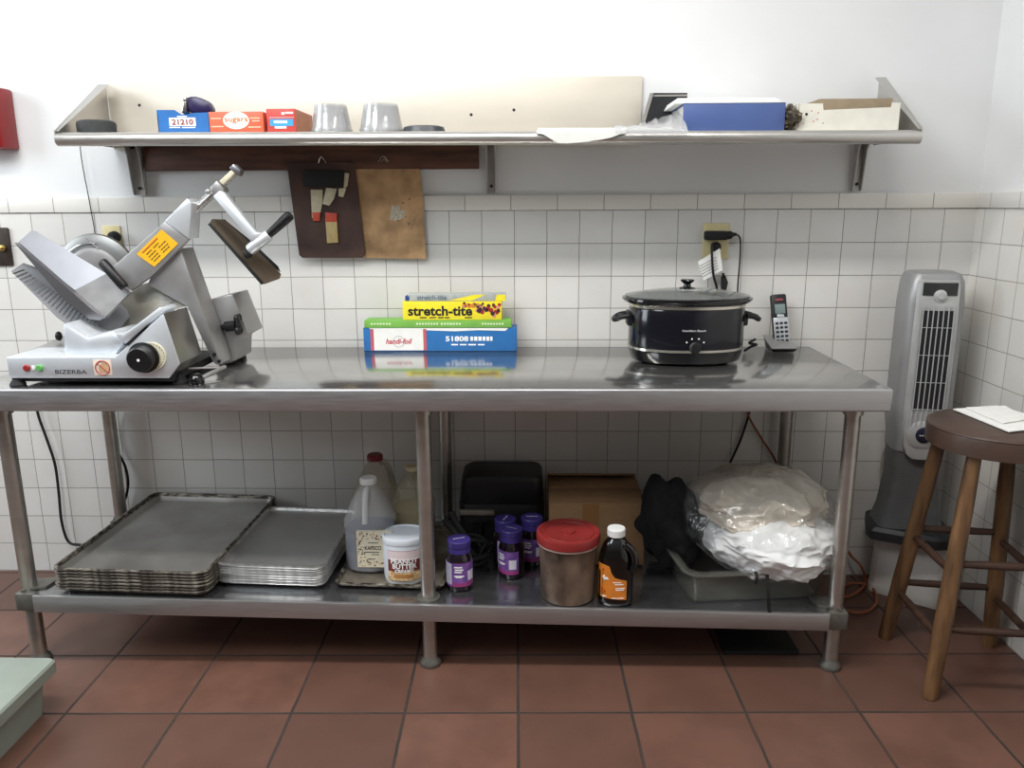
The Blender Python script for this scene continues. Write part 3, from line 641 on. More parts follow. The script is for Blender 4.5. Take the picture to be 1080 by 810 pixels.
# ------------------------------------------------------------------ slow cooker
cx = .483; cy = -.262; AX = .176; AY = .127
ck = thing('slow_cooker', 'black oval slow cooker with glass lid beside the phone', 'slow cooker', (cx, cy, TZ))
navy = M('navy black enamel', (13, 14, 22), .16, 0, .15, 12, coat=.3)
sy = AY/AX
m = MB(); m.lathe((cx, cy, TZ), ((.15, .012), (.168, .02), (.174, .045), (AX, .06), (AX, .165), (.172, .172)), 1, sy, 64, pw=2.25); m.build('body', navy, ck)
m = MB(); m.lathe((cx, cy, TZ), ((.150, .003), (.165, .008), (.171, .022), (.1745, .04), (.1765, .041), (.1765, .043), (.17, .044)), 1, sy, 64, pw=2.25); m.build('base_ring', black_s, ck)
chrome = M('chrome band', (214, 210, 200), .22, .9, .04, 20)
for za, zb in ((.0425, .0515), (.171, .181)):
    m = MB(); m.lathe((cx, cy, TZ), ((AX-.004, za), (AX+.0015, za+.001), (AX+.0015, zb-.001), (AX-.004, zb)), 1, sy, 64, pw=2.25); m.build('silver_band', chrome, ck)
m = MB(); m.lathe((cx, cy, TZ), ((.165, .176), (.178, .18), (.192, .186), (.198, .193), (.197, .198), (.188, .201), (.17, .197)), 1, sy, 64, pw=2.2); m.build('crock_rim', black_s, ck)
glass = M('smoky lid glass', (120, 124, 122), .08, 0, .05, 20, alpha=.55, coat=.5)
m = MB(); m.lathe((cx, cy, TZ), ((.188, .2015), (.19, .204), (.178, .2065), (.14, .213), (.09, .22), (.04, .224), (.012, .2245)), 1, sy, 64, pw=2.15)
lid = m.build('glass_lid', glass, ck)
m = MB(); m.lathe((cx, cy, TZ), ((.172, .18), (.172, .19), (.12, .195), (.001, .195)), 1, sy, 48, cap1=False, pw=2.2); m.build('lid_underside', M('crock interior', (74, 74, 72), .3, 0, .2, 16), ck)
m = MB(); m.lathe((cx, cy, TZ), ((.024, .2215), (.024, .226), (.012, .229), (.010, .237), (.018, .243), (.0215, .247), (.019, .251), (.006, .252)), n=28); m.build('lid_knob', black_s, lid)
for s in (-1, 1):
    m = MB(); x = cx+s*(AX-.004); z = TZ+.138
    m.box((x-.012, cy-.03, z-.028), (x+.014, cy+.03, z+.018), .006)
    tips = [Vector((x+s*.008, cy-.03, z+.004)), Vector((x+s*.03, cy-.028, z+.001)), Vector((x+s*.046, cy-.018, z-.007)), Vector((x+s*.05, cy, z-.009)), Vector((x+s*.046, cy+.018, z-.007)), Vector((x+s*.03, cy+.028, z+.001)), Vector((x+s*.008, cy+.03, z+.004))]
    m.tube(tips, .0085, 12); m.box((x+s*.02-.018, cy-.02, z-.004), (x+s*.03+.018, cy+.02, z+.006), .004); m.build('handle', black, ck)
fy = cy-AY
m = MB(); m.turned((cx+.006, fy+.002, TZ+.060), (cx+.006, fy-.022, TZ+.060), ((0, .018), (.3, .018), (.5, .0135), (1, .012)), 24); m.box((cx+.001, fy-.027, TZ+.045), (cx+.011, fy-.012, TZ+.075), .003); m.build('control_knob', black, ck)
m = MB()
for a in (-60, -20, 20, 60):
    a = math.radians(a); m.ball((cx+.006+.029*math.sin(a), fy-.0005, TZ+.064+.024*math.cos(a)), .0026, (1, .4, 1), 8)
m.build('setting_marks', white_ink, ck)
text('Hamilton Beach', cx-.033, cx+.036, TZ+.108, TZ+.1145, fy-.0006, M('silver print', (180, 180, 184), .4, 0, .05, 30), ck, bold=.02)
m = MB()
for s in (-.11, .11):
    for d in (-.05, .05): m.cyl((cx+s, cy+d, TZ), (cx+s, cy+d, TZ+.014), .014, n=14)
m.build('feet', rubber, ck)
m = MB(); pts = [W(786, 360, -.14), W(793, 356, -.1), W(798, 359, -.1), W(795, 364, -.12), W(790, 366, -.13), W(796, 362, -.1)]
pts = [Vector((q.x, q.y, TZ+.006+.006*i)) for i, q in enumerate(pts)]
m.tube(pts, .0045, 8); m.build('power_cord', rubber, ck)

# ------------------------------------------------------------------ phone
pb = WZ(824, 366, TZ)
t = thing('cordless_phone', 'grey and black cordless phone standing in its charging cradle', 'phone', (pb.x, -.1, TZ))
pgrey = M('phone grey', (150, 150, 150), .4, .3, .08, 30); psil = M('phone silver', (186, 190, 194), .35, .4, .05, 30)
xa, xb = W(812, 360, -.13).x, W(839, 366, -.13).x
m = MB(); y0, y1 = -.15, -.055
m.loft([[Vector((xa+.01, y0+.012, TZ+.001)), Vector((xb-.006, y0+.012, TZ+.001)), Vector((xb-.006, y1, TZ+.001)), Vector((xa+.01, y1, TZ+.001))],
        [Vector((xa+.002, y0+.002, TZ+.012)), Vector((xb, y0+.002, TZ+.012)), Vector((xb, y1, TZ+.035)), Vector((xa, y1, TZ+.04))]]); cr = m.build('cradle', black, t)
m = MB(); m.prism([(xa, y0-.002, TZ+.0125), (xb+.001, y0-.002, TZ+.0125), (xb+.001, y1, TZ+.036), (xa-.003, y1, TZ+.041)], (0, -.001, .004), .001); m.build('cradle_top', pgrey, cr)
hc = Vector((W(826, 360, -.1).x, -.1, TZ+.016)); tilt = Matrix.Rotation(math.radians(-14), 3, 'X') @ Matrix.Rotation(math.radians(-4), 3, 'Y')
hw, hh = .0255, .172
def hb(x0, x1, y0, y1, z0, z1, bev): 
    mm = MB(); mm.box((hc.x+x0, hc.y+y0, hc.z+z0), (hc.x+x1, hc.y+y1, hc.z+z1), bev, tilt, hc); return mm
hs = hb(-hw, hw, 0, .026, 0, hh, .007).build('handset', black, t)
hb(-hw+.0005, hw-.0005, -.0022, .006, .004, .094, .004).build('keypad_face', psil, hs)
hb(-.017, .017, -.0014, .002, .106, .138, .0015).build('screen', M('phone screen', (118, 134, 132), .2, 0, .1, 20), hs)
hb(-.012, .012, -.0032, .004, .09, .104, .004).build('navigation_key', psil, hs)
mk = MB()
for r in range(5):
    for c in range(3):
        x = -.0145+.0145*c; z = .016+.0145*r
        mk.box((hc.x+x-.0052, hc.y-.004, hc.z+z-.0042), (hc.x+x+.0052, hc.y, hc.z+z+.0042), .0014, tilt, hc)
mk.build('keys', M('key dark', (44, 46, 50), .4, 0, .1, 30), hs)
mk = MB(); mk.box((hc.x-.014, hc.y-.001, hc.z+.15), (hc.x+.012, hc.y+.002, hc.z+.156), 0, tilt, hc); mk.build('logo_strip', M('dim red print', (150, 70, 80), .5, 0, .2, 60), hs)

# ------------------------------------------------------------------ things on the wall shelf
def shz(x): return zsh(x)+.0005
YS = -.25
def shelf_box(px0, px1, pyt, Y, depth, name, label, cat, mat, bev=.0015, base_py=137):
    p, q = W(px0, base_py, Y), W(px1, pyt, Y)
    t = thing(name, label, cat, ((p.x+q.x)/2, Y+depth/2, shz(p.x)))
    m = MB(); m.box((p.x, Y, shz(p.x)), (q.x, Y+depth, q.z), bev); c = m.build('carton', mat, t); return t, p.x, q.x, q.z
t = thing('film_box', 'blue open carton printed 21210 at left end of the shelf', 'box', (W(192, 130, YS).x, YS+.05, shz(-1)))
bl = M('bright blue card', (40, 102, 168), .45, 0, .08, 30)
zb = shz(-1)
m = MB()
fp = [W(x, y, YS) for x, y in ((165, 116), (184, 116), (191, 120.5), (196, 121), (205, 119), (220, 118.5))]
fp = [Vector((fp[0].x, YS, zb)), ] + fp + [Vector((fp[-1].x, YS, zb))]
m.prism(fp, (0, .002, 0)); x0, x1 = fp[0].x, fp[-1].x; ht = W(200, 120, YS).z
m.box((x0, YS, zb), (x0+.002, YS+.1, ht)); m.box((x1-.002, YS, zb), (x1, YS+.1, ht)); m.box((x0, YS+.098, zb), (x1, YS+.1, ht)); m.box((x0, YS, zb), (x1, YS+.1, zb+.002)); m.build('carton', bl, t)
a, b_ = W(179, 133, YS), W(206, 124, YS); m = MB(); m.box((a.x, YS-.0008, a.z), (b_.x, YS+.001, b_.z)); pl = m.build('number_panel', paper, t)
ptext('21210', (181.5, 131.8), (203.5, 125.5), YS-.0008, M('maroon print', (128, 40, 48), .5, 0, .05, 30), pl, bold=.03)
m = MB()
for xa, xb, y in ((187, 197, 122.8), (179, 190, 134.5), (192, 206, 134.5)):
    u, v = W(xa, y+.6, YS), W(xb, y-.6, YS); m.box((u.x, YS-.0008, u.z), (v.x, YS+.001, v.z))
m.build('small_print', white_ink, t)
# tape gun lying in the box
YT = YS+.04
t = thing('tape_dispenser', 'dark purple tape dispenser with steel blade resting in the blue box', 'dispenser', W(205, 121, YT))
pur = M('dark purple plastic', (44, 34, 74), .35, 0, .2, 30)
m = MB(); m.pprism([(196, 101.5), (206, 101), (219, 107), (224, 117), (213, 121), (199, 119), (195, 110)], YT, YT+.045, .01); m.build('body', pur, t)
m = MB(); m.pprism([(193, 104), (196, 102), (197, 118), (194.5, 121), (191, 118), (192.5, 112)], YT-.004, YT+.04, .002); m.build('blade_plate', wire, t)
m = MB(); m.turned(W(196, 105, YT-.001), W(193, 105, YT-.004), ((0, .006), (1, .005)), 12); m.build('roller', wire, t)
# orange carton
t, x0, x1, z1 = shelf_box(221, 277, 117.5, YS, .09, 'sugar_box', 'orange carton with white oval emblem right of the blue one', 'box', M('orange red card', (206, 98, 70), .45, 0, .06, 30))
c_ = W(249, 127, YS); m = MB(); m.lathe((c_.x, 0, 0), ((.039, -.0008), (.039, .001)), 1, .64, 36)
for v in m.bm.verts: v.co = Vector((v.co.x, YS+v.co.z, c_.z+v.co.y))
ov = m.build('white_oval', paper, t)
ptext('sugars', (237, 130.5), (261, 124.2), YS-.001, M('orange print', (200, 96, 66), .5, 0, .05, 30), ov, bold=.01)
m = MB()
for xa, xb, y in ((222.5, 233, 125), (222.5, 236, 133.5), (263.5, 274, 124.5), (266, 274, 127.5), (262, 275, 134)):
    u, v = W(xa, y+.6, YS), W(xb, y-.6, YS); m.box((u.x, YS-.0006, u.z), (v.x, YS+.001, v.z))
m.build('small_print', M('pale orange print', (246, 190, 160), .5, 0, .05, 30), t)
# small red and blue carton
t, x0, x1, z1 = shelf_box(282, 311, 114.5, YS, .19, 'foil_roll_box', 'small red carton with blue panel seen end on beside the orange box', 'box', M('red card', (186, 66, 58), .45, 0, .06, 30))
a, b_ = W(285, 133, YS), W(309, 125.5, YS); m = MB(); m.box((a.x, YS-.0008, a.z), (b_.x, YS+.001, b_.z)); m.build('blue_panel', M('sky blue print', (56, 150, 206), .5, 0, .05, 30), t)
m = MB()
for xa, xb, ya, yb in ((289, 303, 130, 127.3), (290, 302, 135.5, 133.2), (297, 300, 121, 118.5), (301, 309, 120, 118), (284, 310, 124.3, 123.7)):
    u, v = W(xa, ya, YS), W(xb, yb, YS); m.box((u.x, YS-.0012, u.z), (v.x, YS+.001, v.z))
m.build('white_print', white_ink, t)
m = MB(); m.box((x1-.001, YS+.003, shz(-.8)+.003), (x1+.0008, YS+.187, z1-.003)); m.build('brown_side', M('brown side', (176, 118, 90), .6, 0, .15, 40), t)
# clear cups in two nested stacks: every cup a thing
clear = film_mat('clear plastic cup', .16, .1, 20, .99)
def make_cup(r0, r1, h):
    t = thing('plastic_cup', '', 'cup', (0, 0, 0), 'clear plastic cups stacked upside down on the shelf')
    prof = [(r0*1.0, h), (r0, h-.003), (r1, .005), (r1+.004, .003), (r1+.004, 0), (r1+.001, 0), (r1-.001, .004), (r0-.0012, h-.004), (.001, h-.002)]
    m = MB(); m.lathe((0, 0, 0), prof[::-1] + [(.001, h)], n=40, cap0=False, cap1=True); m.build('cup_wall', clear, t, local=True)
    m = MB()
    for k in range(20):
        a = 2*math.pi*k/20; f = Vector((math.cos(a), math.sin(a), 0)); m.cyl(f*(r1-.0005)+Vector((0, 0, .006)), f*(r0-.0003)+Vector((0, 0, h-.004)), .0008, n=5)
    m.build('ribs', clear, t, local=True); return t
ords = ['outermost', 'second', 'third', 'innermost']
for pxa, pxb, side in ((328, 372, 'left'), (379, 426, 'right')):
    Yc_ = -.2; xa, xb = W(pxa, 135, Yc_).x, W(pxb, 135, Yc_).x; r1 = (xb-xa)/2-.004
    c0 = make_cup(r1*.8, r1, W(350, 114, Yc_).z-shz(-.6)-.0045)
    for k in range(4):
        o = c0 if k == 0 else dup(c0, (0, 0, 0))
        o.location = ((xa+xb)/2, Yc_, shz(-.65)+.0045*(3-k)*1.0-.0045*0)
        o['label'] = '%s clear plastic cup of the %s upturned stack on the shelf' % (['topmost', 'second', 'third', 'lowest'][k], side)
t = thing('jar_lid', 'black shallow plastic lid lying by the clear cups', 'lid', (W(447, 136, -.22).x, -.22, shz(-.3)))
p = wloc(t); m = MB(); m.lathe(p, ((.064, 0), (.067, .004), (.06, .022), (.046, .026), (.001, .026)), 1, .7, 36, cap1=False); m.build('disc', M('dark grey plastic', (52, 56, 60), .35, 0, .1, 20), t)
m = MB(); m.lathe(p, ((.068, .001), (.071, .003), (.068, .006), (.064, .006)), 1, .7, 36); m.build('rim', black, t)
# black round speaker with thin wire
p = W(102, 135, -.24)
t = thing('speaker', 'black oval speaker at the left end of the wall shelf', 'speaker', (p.x, -.24, shz(p.x)))
m = MB(); m.lathe((p.x, -.24, shz(p.x)), ((.05, 0), (.056, .004), (.057, .03), (.054, .038), (.045, .042)), 1, .85, 40); m.build('housing', M('speaker cloth', (48, 50, 50), .7, 0, .2, 120), t)
m = MB(); m.tube([W(84, 137, -.03), W(85, 160, -.02), W(89, 185, -.02), (W(92, 200, -.02)), W(96, 222, -.02), W(100, 245, -.02), W(101, 262, -.02)], .0016, 8)
tag(m.build('speaker_wire', rubber, None, W(101, 262, -.02)), 'thin black wire hanging from shelf down to the left outlet', 'wire')
# white cloth and clear bag over the edge
wp = M('white sheeting', (214, 216, 210), .6, 0, .05, 20, bump=.2, bscale=30)
def drape(loops, name, mat, th=.002):
    m = MB(); m.loft([[Vector(q) for q in lp] + [Vector(q)-Vector((0, 0, th)) for q in lp[::-1]] for lp in loops]); return m
lp = []
edge_y = [138, 141, 146.5, 150, 150.5, 149.5, 148, 146.5, 144.5, 141.5, 138]
xs_ = [566, 573, 582, 588, 598, 610, 622, 634, 644, 652, 660]
for x, ye in zip(xs_, edge_y):
    pf = W(x, ye, SF-.024); xx = pf.x; zt = zsh(xx)+.004
    row = [Vector((xx+.03, -.1, zt+.006+.004*math.sin(x))), Vector((xx+.02, -.2, zt+.008+.003*math.cos(x*.7))), Vector((xx+.006, SF-.004, zt+.006)), Vector((xx, SF-.022, zt-.006)), Vector((xx, SF-.024, min(zt-.008, pf.z)))]
    lp.append(row)
m = drape(lp, '', wp); t = m.build('plastic_sheet', wp, None, W(612, 145, SF)); tag(t, 'white folded plastic sheet hanging over the shelf edge', 'sheet')
film = film_mat('clear film', .3, .25, 30)
lp = []
for i in range(15):
    f = i/14; x = 648+f*76; xx = W(x, 135, SF).x; zt = zsh(xx)+.006; ph = math.sin(i*1.9)*.006
    hgt = .012+.055*max(0, f-.25)**1.2+.006*math.sin(i*2.3)
    lp.append([Vector((xx, -.06, zt+hgt*1.3)), Vector((xx, -.14, zt+hgt*1.2+ph)), Vector((xx, -.22, zt+hgt-ph)), Vector((xx, SF+.005, zt+.01+ph*.5)), Vector((xx, SF-.023, zt-.006)), Vector((xx, SF-.025, zt-.012-.006*math.sin(f*3.1)))])
m = drape(lp, '', film, .0012); tag(m.build('plastic_bag', film, None, W(690, 137, SF)), 'clear crumpled plastic bag between white sheet and blue binder', 'bag')
lp = []
for i in range(9):
    f = i/8; x = 652+f*58; xx = W(x, 135, -.28).x; zt = zsh(xx)+.003
    lp.append([Vector((xx, -.1, zt+.008)), Vector((xx, -.2, zt+.014+.004*math.sin(i*2))), Vector((xx, -.27, zt+.012+.003*math.cos(i*1.7))), Vector((xx, SF+.012, zt+.004))])
m = drape(lp, '', wp); tag(m.build('plastic_sheet', wp, None, W(680, 136, -.28)), 'white folded sheet inside the clear bag on the shelf', 'sheet')
# black folder leaning at the wall
t = thing('folder', 'black folder with grey edge leaning behind the blue binder', 'folder', W(700, 137, -.1))
m = MB(); m.pprism([(681, 128), (689.5, 98), (725, 98), (725, 137), (684, 137)], -.06, -.05); m.build('cover', M('black folder', (26, 27, 30), .5, 0, .2, 40), t)
m = MB(); m.pprism([(677.5, 127), (686, 98), (689.5, 98), (680.5, 128)], -.064, -.05); m.pprism([(689, 101.8), (690, 100), (725, 99.5), (725, 101.5)], -.062, -.058); m.build('edge', M('grey edge', (140, 138, 132), .5, 0, .1, 30), t)
# binder with papers on it
YB = -.27
t = thing('binder', 'blue binder lying flat under white papers on the shelf', 'binder', (W(773, 133, YB).x, YB+.1, shz(.7)))
bb = M('blue vinyl', (74, 94, 146), .45, 0, .06, 12, bump=.25, bscale=14)
p, q = W(720, 134, YB), W(829, 108, YB); zb = shz(p.x)
m = MB(); m.box((p.x, YB, zb), (q.x, YB+.23, zb+.003), .001); m.box((p.x, YB, q.z-.003), (q.x, YB+.23, q.z), .001); m.box((p.x, YB, zb), (q.x, YB+.004, q.z), .001); m.build('cover', bb, t)
m = MB(); m.box((p.x+.006, YB+.006, zb+.0035), (q.x-.006, YB+.22, q.z-.0035)); m.build('pages', paper, t)
zt = q.z
t = thing('paper_stack', 'stack of white papers on top of the blue binder', 'paper', (W(765, 107, YB).x, YB+.1, zt))
xa, xb = W(711, 107, YB+.02).x, W(823, 107, YB+.02).x
for k in range(3):
    m = MB(); m.box((xa+.006*k, YB+.008+.01*k, zt+.0004+.006*k), (xb-.005*k, YB+.225, zt+.0056+.006*k), 0, RZ(.012*(k-1)), (xa, YB, zt)); m.build('sheets', paper, t)
# dark foil clutter between
m = MB(); ctr = W(832, 122, -.22); ctr.z = shz(.9)+.04
def crum(v, ctr=ctr):
    n_ = noise.noise(v*2.2)*.35+noise.noise(v*5)*.2
    return ctr+Vector((v.x*.028, v.y*.07, v.z*.04))*(1+n_)
m.blob(crum, 4); tag(m.build('crumpled_foil', M('crumpled dark foil', (96, 88, 74), .3, .6, .5, 30), None, (ctr.x, ctr.y, shz(.9))), 'crumpled dark foil between binder and white carton', 'foil')
# white carton
p, q = W(841, 133, YB), W(950, 108, YB); zb = shz(p.x)
t = thing('white_carton', 'white open carton holding brown card at right end of shelf', 'box', ((p.x+q.x)/2, YB+.1, zb))
wc = M('white carton card', (222, 220, 208), .6, 0, .06, 20)
fr_ = [W(x, y, YB) for x, y in ((841, 109.5), (868, 109), (868.5, 116), (940, 113), (941, 108), (950, 108.5))]
m = MB(); m.prism([Vector((fr_[0].x, YB, zb))]+fr_+[Vector((fr_[-1].x, YB, zb))], (0, .002, 0))
m.box((p.x, YB, zb), (p.x+.002, YB+.22, q.z)); m.box((q.x-.002, YB, zb), (q.x, YB+.22, q.z)); m.box((p.x, YB, zb), (q.x, YB+.22, zb+.002)); m.build('carton', wc, t)
c_ = W(850.5, 120.5, YB); m = MB(); m.cyl((c_.x, YB-.0008, c_.z), (c_.x, YB+.001, c_.z), .004, n=12); m.build('dot', ink, t)
m = MB()
for x, y in ((856, 117), (863, 119), (858, 128), (862, 126), (847, 130), (868, 130)):
    u = W(x, y, YB); m.cyl((u.x, YB-.0006, u.z), (u.x, YB+.001, u.z), .0022, n=8)
m.build('red_specks', M('faint red print', (196, 130, 110), .6, 0, .2, 60), t)
a, b_ = W(862, 130, YB+.03), W(942, 103.5, YB+.03)
m = MB(); m.box((a.x, YB+.03, zb+.003), (b_.x, YB+.19, b_.z), .002)
tag(m.build('brown_box', M('taupe card', (148, 132, 108), .7, 0, .08, 30), None, ((a.x+b_.x)/2, YB+.1, zb+.003)), 'taupe brown box standing inside the white carton', 'box')

# ------------------------------------------------------------------ sheet pans on the undershelf
def make_pan(w, d, h, mats, label, group):
    t = thing('sheet_pan', label, 'sheet pan', (0, 0, 0), group)
    m = MB(); R_ = .03
    def L_(i, z, r=None): return rrect(-w/2+i, w/2-i, -d/2+i, d/2-i, max(.006, (r or R_)-i*.6), z)
    m.loft([L_(.026, 0), L_(.012, h-.009), L_(.003, h-.010), L_(0, h-.007), L_(0, h-.002), L_(.003, h), L_(.007, h), L_(.011, h-.004), L_(.014, h-.012), L_(.029, .0025)], True, True)
    for f in m.bm.faces:
        zc = f.calc_center_median().z
        f.material_index = 1 if (zc > h-.011) else 0
    m.build('pan_body', mats[:2], t, local=True)
    m = MB(); m.tube([Vector((p.x, p.y, h-.0045)) for p in (lambda l: l+[l[0]])(L_(.0035, 0))], .0046, 8, 0); m.build('rolled_rim', mats[1], t, local=True)
    return t
pan_d = M('baked aluminium', (150, 148, 144), .36, .7, .1, 5, rgb2=(166, 164, 160), rvar=.08)
rim_d = M('burnt rim', (58, 50, 44), .5, .5, .3, 45, rgb2=(150, 144, 132), spread=(.4, .8), stretch=(1, 1, 4))
pan_l = M('clean aluminium', (170, 170, 169), .34, .75, .1, 6, rvar=.08)
rim_l = M('clean rim', (196, 196, 194), .3, .9, .18, 50, rgb2=(206, 206, 204))
nth = ['topmost', 'second', 'third', 'fourth', 'fifth', 'sixth', 'bottom']
def stack(p0, px_c, py_f, w, d, h, pitch, n, mats, desc, group, rz=0):
    xc, yc = p0
    for k in range(n):
        z = zs(xc)+.001+pitch*(n-1-k)
        o = p0_[0] if k == 0 else dup(p0_[0], (0, 0, 0))
        o.location = (xc+random.uniform(-.003, .003)*(k > 0), yc+random.uniform(-.003, .003)*(k > 0), z); o.rotation_euler.z = rz; o.rotation_euler.y = .0187
        o['label'] = '%s %s sheet pan %s' % (nth[k] if n > 1 else '', desc, 'in the big stack on the undershelf left' if 'large' in desc else 'in the smaller stack beside the jugs')
p0_ = [make_pan(.457, .62, .026, [pan_d, rim_d], 'pan', 'large sheet pans stacked on the undershelf')]
stack((-1.15, -.335), 0, 0, .457, .62, .026, .0098, 7, None, 'large burnt', '', -.02)
p0_ = [make_pan(.33, .457, .025, [pan_l, rim_l], 'pan', 'small sheet pans stacked on the undershelf')]
stack((-.765, -.35), 0, 0, .33, .457, .025, .0088, 7, None, 'small clean', '', -.03)
tp = make_pan(.33, .457, .02, [M('stained pan', (150, 142, 128), .45, .7, .25, 30), rim_d], 'greasy sheet pan lying under the jugs and tub', 'pans'); del tp['group']
tp.location = (-.415, -.34, zs(-.415)+.001); tp.rotation_euler = (0, .0187, -.02); tp['label'] = 'greasy sheet pan lying under the jugs and peanut butter tub'
PZ = zs(-.42)+.0045                           # its floor

# ------------------------------------------------------------------ jugs and tub
frost = M('frosted plastic', (214, 214, 216), .3, 0, .04, 10, alpha=.3, coat=.3)
frost_y = M('yellowed plastic', (180, 168, 138), .3, 0, .06, 10, alpha=.36, coat=.3)
def jug(px, Y, rad, zbase, h, skin, label, cap=None, liquid=None, lf=.6, caplabel=None, rz=0):
    x = W(px, 560, Y).x
    t = thing('gallon_jug', label, 'jug', (x, Y, zbase))
    pr = [(rad*.8, .0), (rad*.97, .012), (rad, .03), (rad, h*.48), (rad*1.02, h*.5), (rad*1.02, h*.54), (rad*.97, h*.58), (rad*.72, h*.74), (rad*.45, h*.87), (rad*.27, h*.92), (rad*.26, h*.965), (rad*.24, h*.966)]
    m = MB(); m.lathe((x, Y, zbase), pr, n=40, pw=2.6, cap1=cap is not None); m.build('bottle', skin, t)
    if liquid:
        lz = h*lf; m = MB(); m.lathe((x, Y, zbase), [(r*.97-.0012, z+.0015*(i == 0)) for i, (r, z) in enumerate(pr) if z < lz]+[(rad*.97, lz)], n=40, pw=2.6); lq = m.build('liquid', liquid, t)
    m = MB(); c, s = math.cos(rz), math.sin(rz)
    hp = lambda r, z: Vector((x+r*s, Y-r*c, zbase+z))
    m.tube([hp(rad*.28, h*.89), hp(rad*.52, h*.875), hp(rad*.7, h*.8), hp(rad*.82, h*.68), hp(rad*.93, h*.57)], rad*.13, 12); m.build('handle', M('milky handle', (206, 206, 206), .4, 0, .04, 20, alpha=.85) if skin is frost else skin, t)
    if cap:
        m = MB(); m.lathe((x, Y, zbase), ((rad*.33, h*.935), (rad*.34, h*.94), (rad*.34, h*.985), (rad*.3, h), (.001, h)), n=28, cap1=False); m.build('cap', cap, t)
    return t, x
blueliq = M('blue grey liquid', (88, 96, 118), .2, 0, .15, 8)
Yj = -.40; rj = .077
tj, xj = jug(391, Yj, rj, PZ, .292, frost, 'frosted gallon jug of blue grey liquid with speckled label', white_p, blueliq, .45)
# its label
m = MB(); zl0, zl1 = W(385, 598, Yj-rj).z, W(385, 560.5, Yj-rj).z; za = Yj-rj-.001
m.box((W(376.5, 580, za).x, za-.0005, zl0), (W(414, 580, za).x, za+.012, zl1)); lb = m.build('label_sheet', M('speckled label', (222, 212, 186), .6, 0, .05, 160, rgb2=(226, 218, 196)), tj)
sp_ = [M('berry print', (110, 46, 50), .6, 0, .2, 60), M('leaf print', (70, 66, 44), .6, 0, .2, 60), M('ochre print', (178, 126, 74), .6, 0, .2, 60)]
m = MB(); xa, xb = W(376.5, 580, za).x, W(414, 580, za).x
for i in range(150):
    u, v = random.random(), random.random()
    if .2 < u < .98 and .2 < v < .8: continue
    m.mi = random.randrange(3); r = random.uniform(.0012, .003); m.cyl((xa+.003+u*(xb-xa-.006), za-.0009, zl0+.003+v*(zl1-zl0-.006)), (xa+.003+u*(xb-xa-.006), za, zl0+.003+v*(zl1-zl0-.006)), r, n=8)
m.build('speckles', sp_, lb)
ptext('KAPSCO', (385, 580), (402, 576), za-.0006, ink, lb, bold=.01)
m = MB()
for xa_, xb_, y in ((388, 399, 572.5), (384, 400, 582.3), (392, 400, 584.8), (388, 396, 589.5)):
    u, v = W(xa_, y+.5, za), W(xb_, y-.5, za); m.box((u.x, za-.0008, u.z), (v.x, za, v.z))
m.build('small_print', M('grey green print', (110, 112, 100), .6, 0, .1, 40), lb)
jug(399, -.21, .077, PZ, .305, frost_y, 'yellowed empty gallon jug with red cap behind the blue liquid jug', M('dark red cap', (120, 34, 36), .4, 0, .1, 30), None, rz=2.4)
tj2, xj2 = jug(437, -.27, .07, PZ, .29, frost_y, 'yellowed open gallon jug without cap behind the table leg', None, M('pale residue', (176, 164, 132), .5, 0, .1, 10), .5, rz=.5)
m = MB(); m.lathe((xj2, -.27, PZ), ((.018, .27), (.0225, .272), (.0225, .284), (.021, .286), (.0185, .284)), n=24); m.build('neck_ring', M('cream ring', (208, 196, 160), .5, 0, .06, 30), tj2)
# tub
Yt = -.482; xt = W(427.5, 600, Yt).x; rt = .064
t = thing('peanut_butter_tub', 'white round peanut butter tub in front of the jugs', 'tub', (xt, Yt, PZ))
tub = M('tub plastic', (214, 220, 228), .35, 0, .03, 20)
m = MB(); m.lathe((xt, Yt, PZ), ((rt*.9, 0), (rt*.95, .006), (rt*.98, .02), (rt, .128), (rt*.99, .132)), n=44, pw=2.3); m.build('body', tub, t)
m = MB(); m.lathe((xt, Yt, PZ), ((rt*1.01, .126), (rt*1.02, .128), (rt*1.02, .142), (rt*1.0, .145), (rt*.93, .145), (rt*.9, .142), (.001, .142)), n=44, cap1=False, pw=2.3); m.build('lid', tub, t)
def wrp(x, z, d): 
    a = x/rt; k = (abs(math.sin(a))**2.3+abs(math.cos(a))**2.3)**(-1/2.3); r = rt*.992*k+.0012+d
    return Vector((xt+r*math.sin(a), Yt-r*math.cos(a), z))
def tpatch(x0, x1, z0, z1, mat, nm, d=0, par=None):
    m = MB(); n_ = 12
    m.loft([[wrp(x0+(x1-x0)*i/n_, z0, d-.002), wrp(x0+(x1-x0)*i/n_, z0, d), wrp(x0+(x1-x0)*i/n_, z1, d), wrp(x0+(x1-x0)*i/n_, z1, d-.002)] for i in range(n_+1)]); return m.build(nm, mat, par or t)
b0 = PZ
lb = tpatch(-.043, .056, b0+.016, b0+.112, M('label brown', (112, 48, 42), .5, 0, .06, 40), 'label_sheet')
tpatch(-.042, .055, b0+.083, b0+.111, M('label pink white', (222, 206, 206), .5, 0, .04, 40), 'top_panel', .0004, lb)
tpatch(-.042, .055, b0+.017, b0+.046, M('peanut print', (196, 152, 104), .5, 0, .3, 120, rgb2=(224, 196, 150)), 'peanut_picture', .0004, lb)
tpatch(-.024, .034, b0+.026, b0+.038, M('tan strip', (178, 126, 70), .5, 0, .1, 40), 'tan_strip', .0008, lb)
for s_, xa, xb, za_, zb_ in (('PEANUT', -.032, .048, b0+.072, b0+.087), ('BUTTER', -.027, .044, b0+.056, b0+.071), ('CREAMY', -.02, .036, b0+.044, b0+.054)):
    text(s_, xa, xb, za_, zb_, 0, white_ink, lb, rot=lambda x, z, d: wrp(x, z, d+.0006), bold=.03)

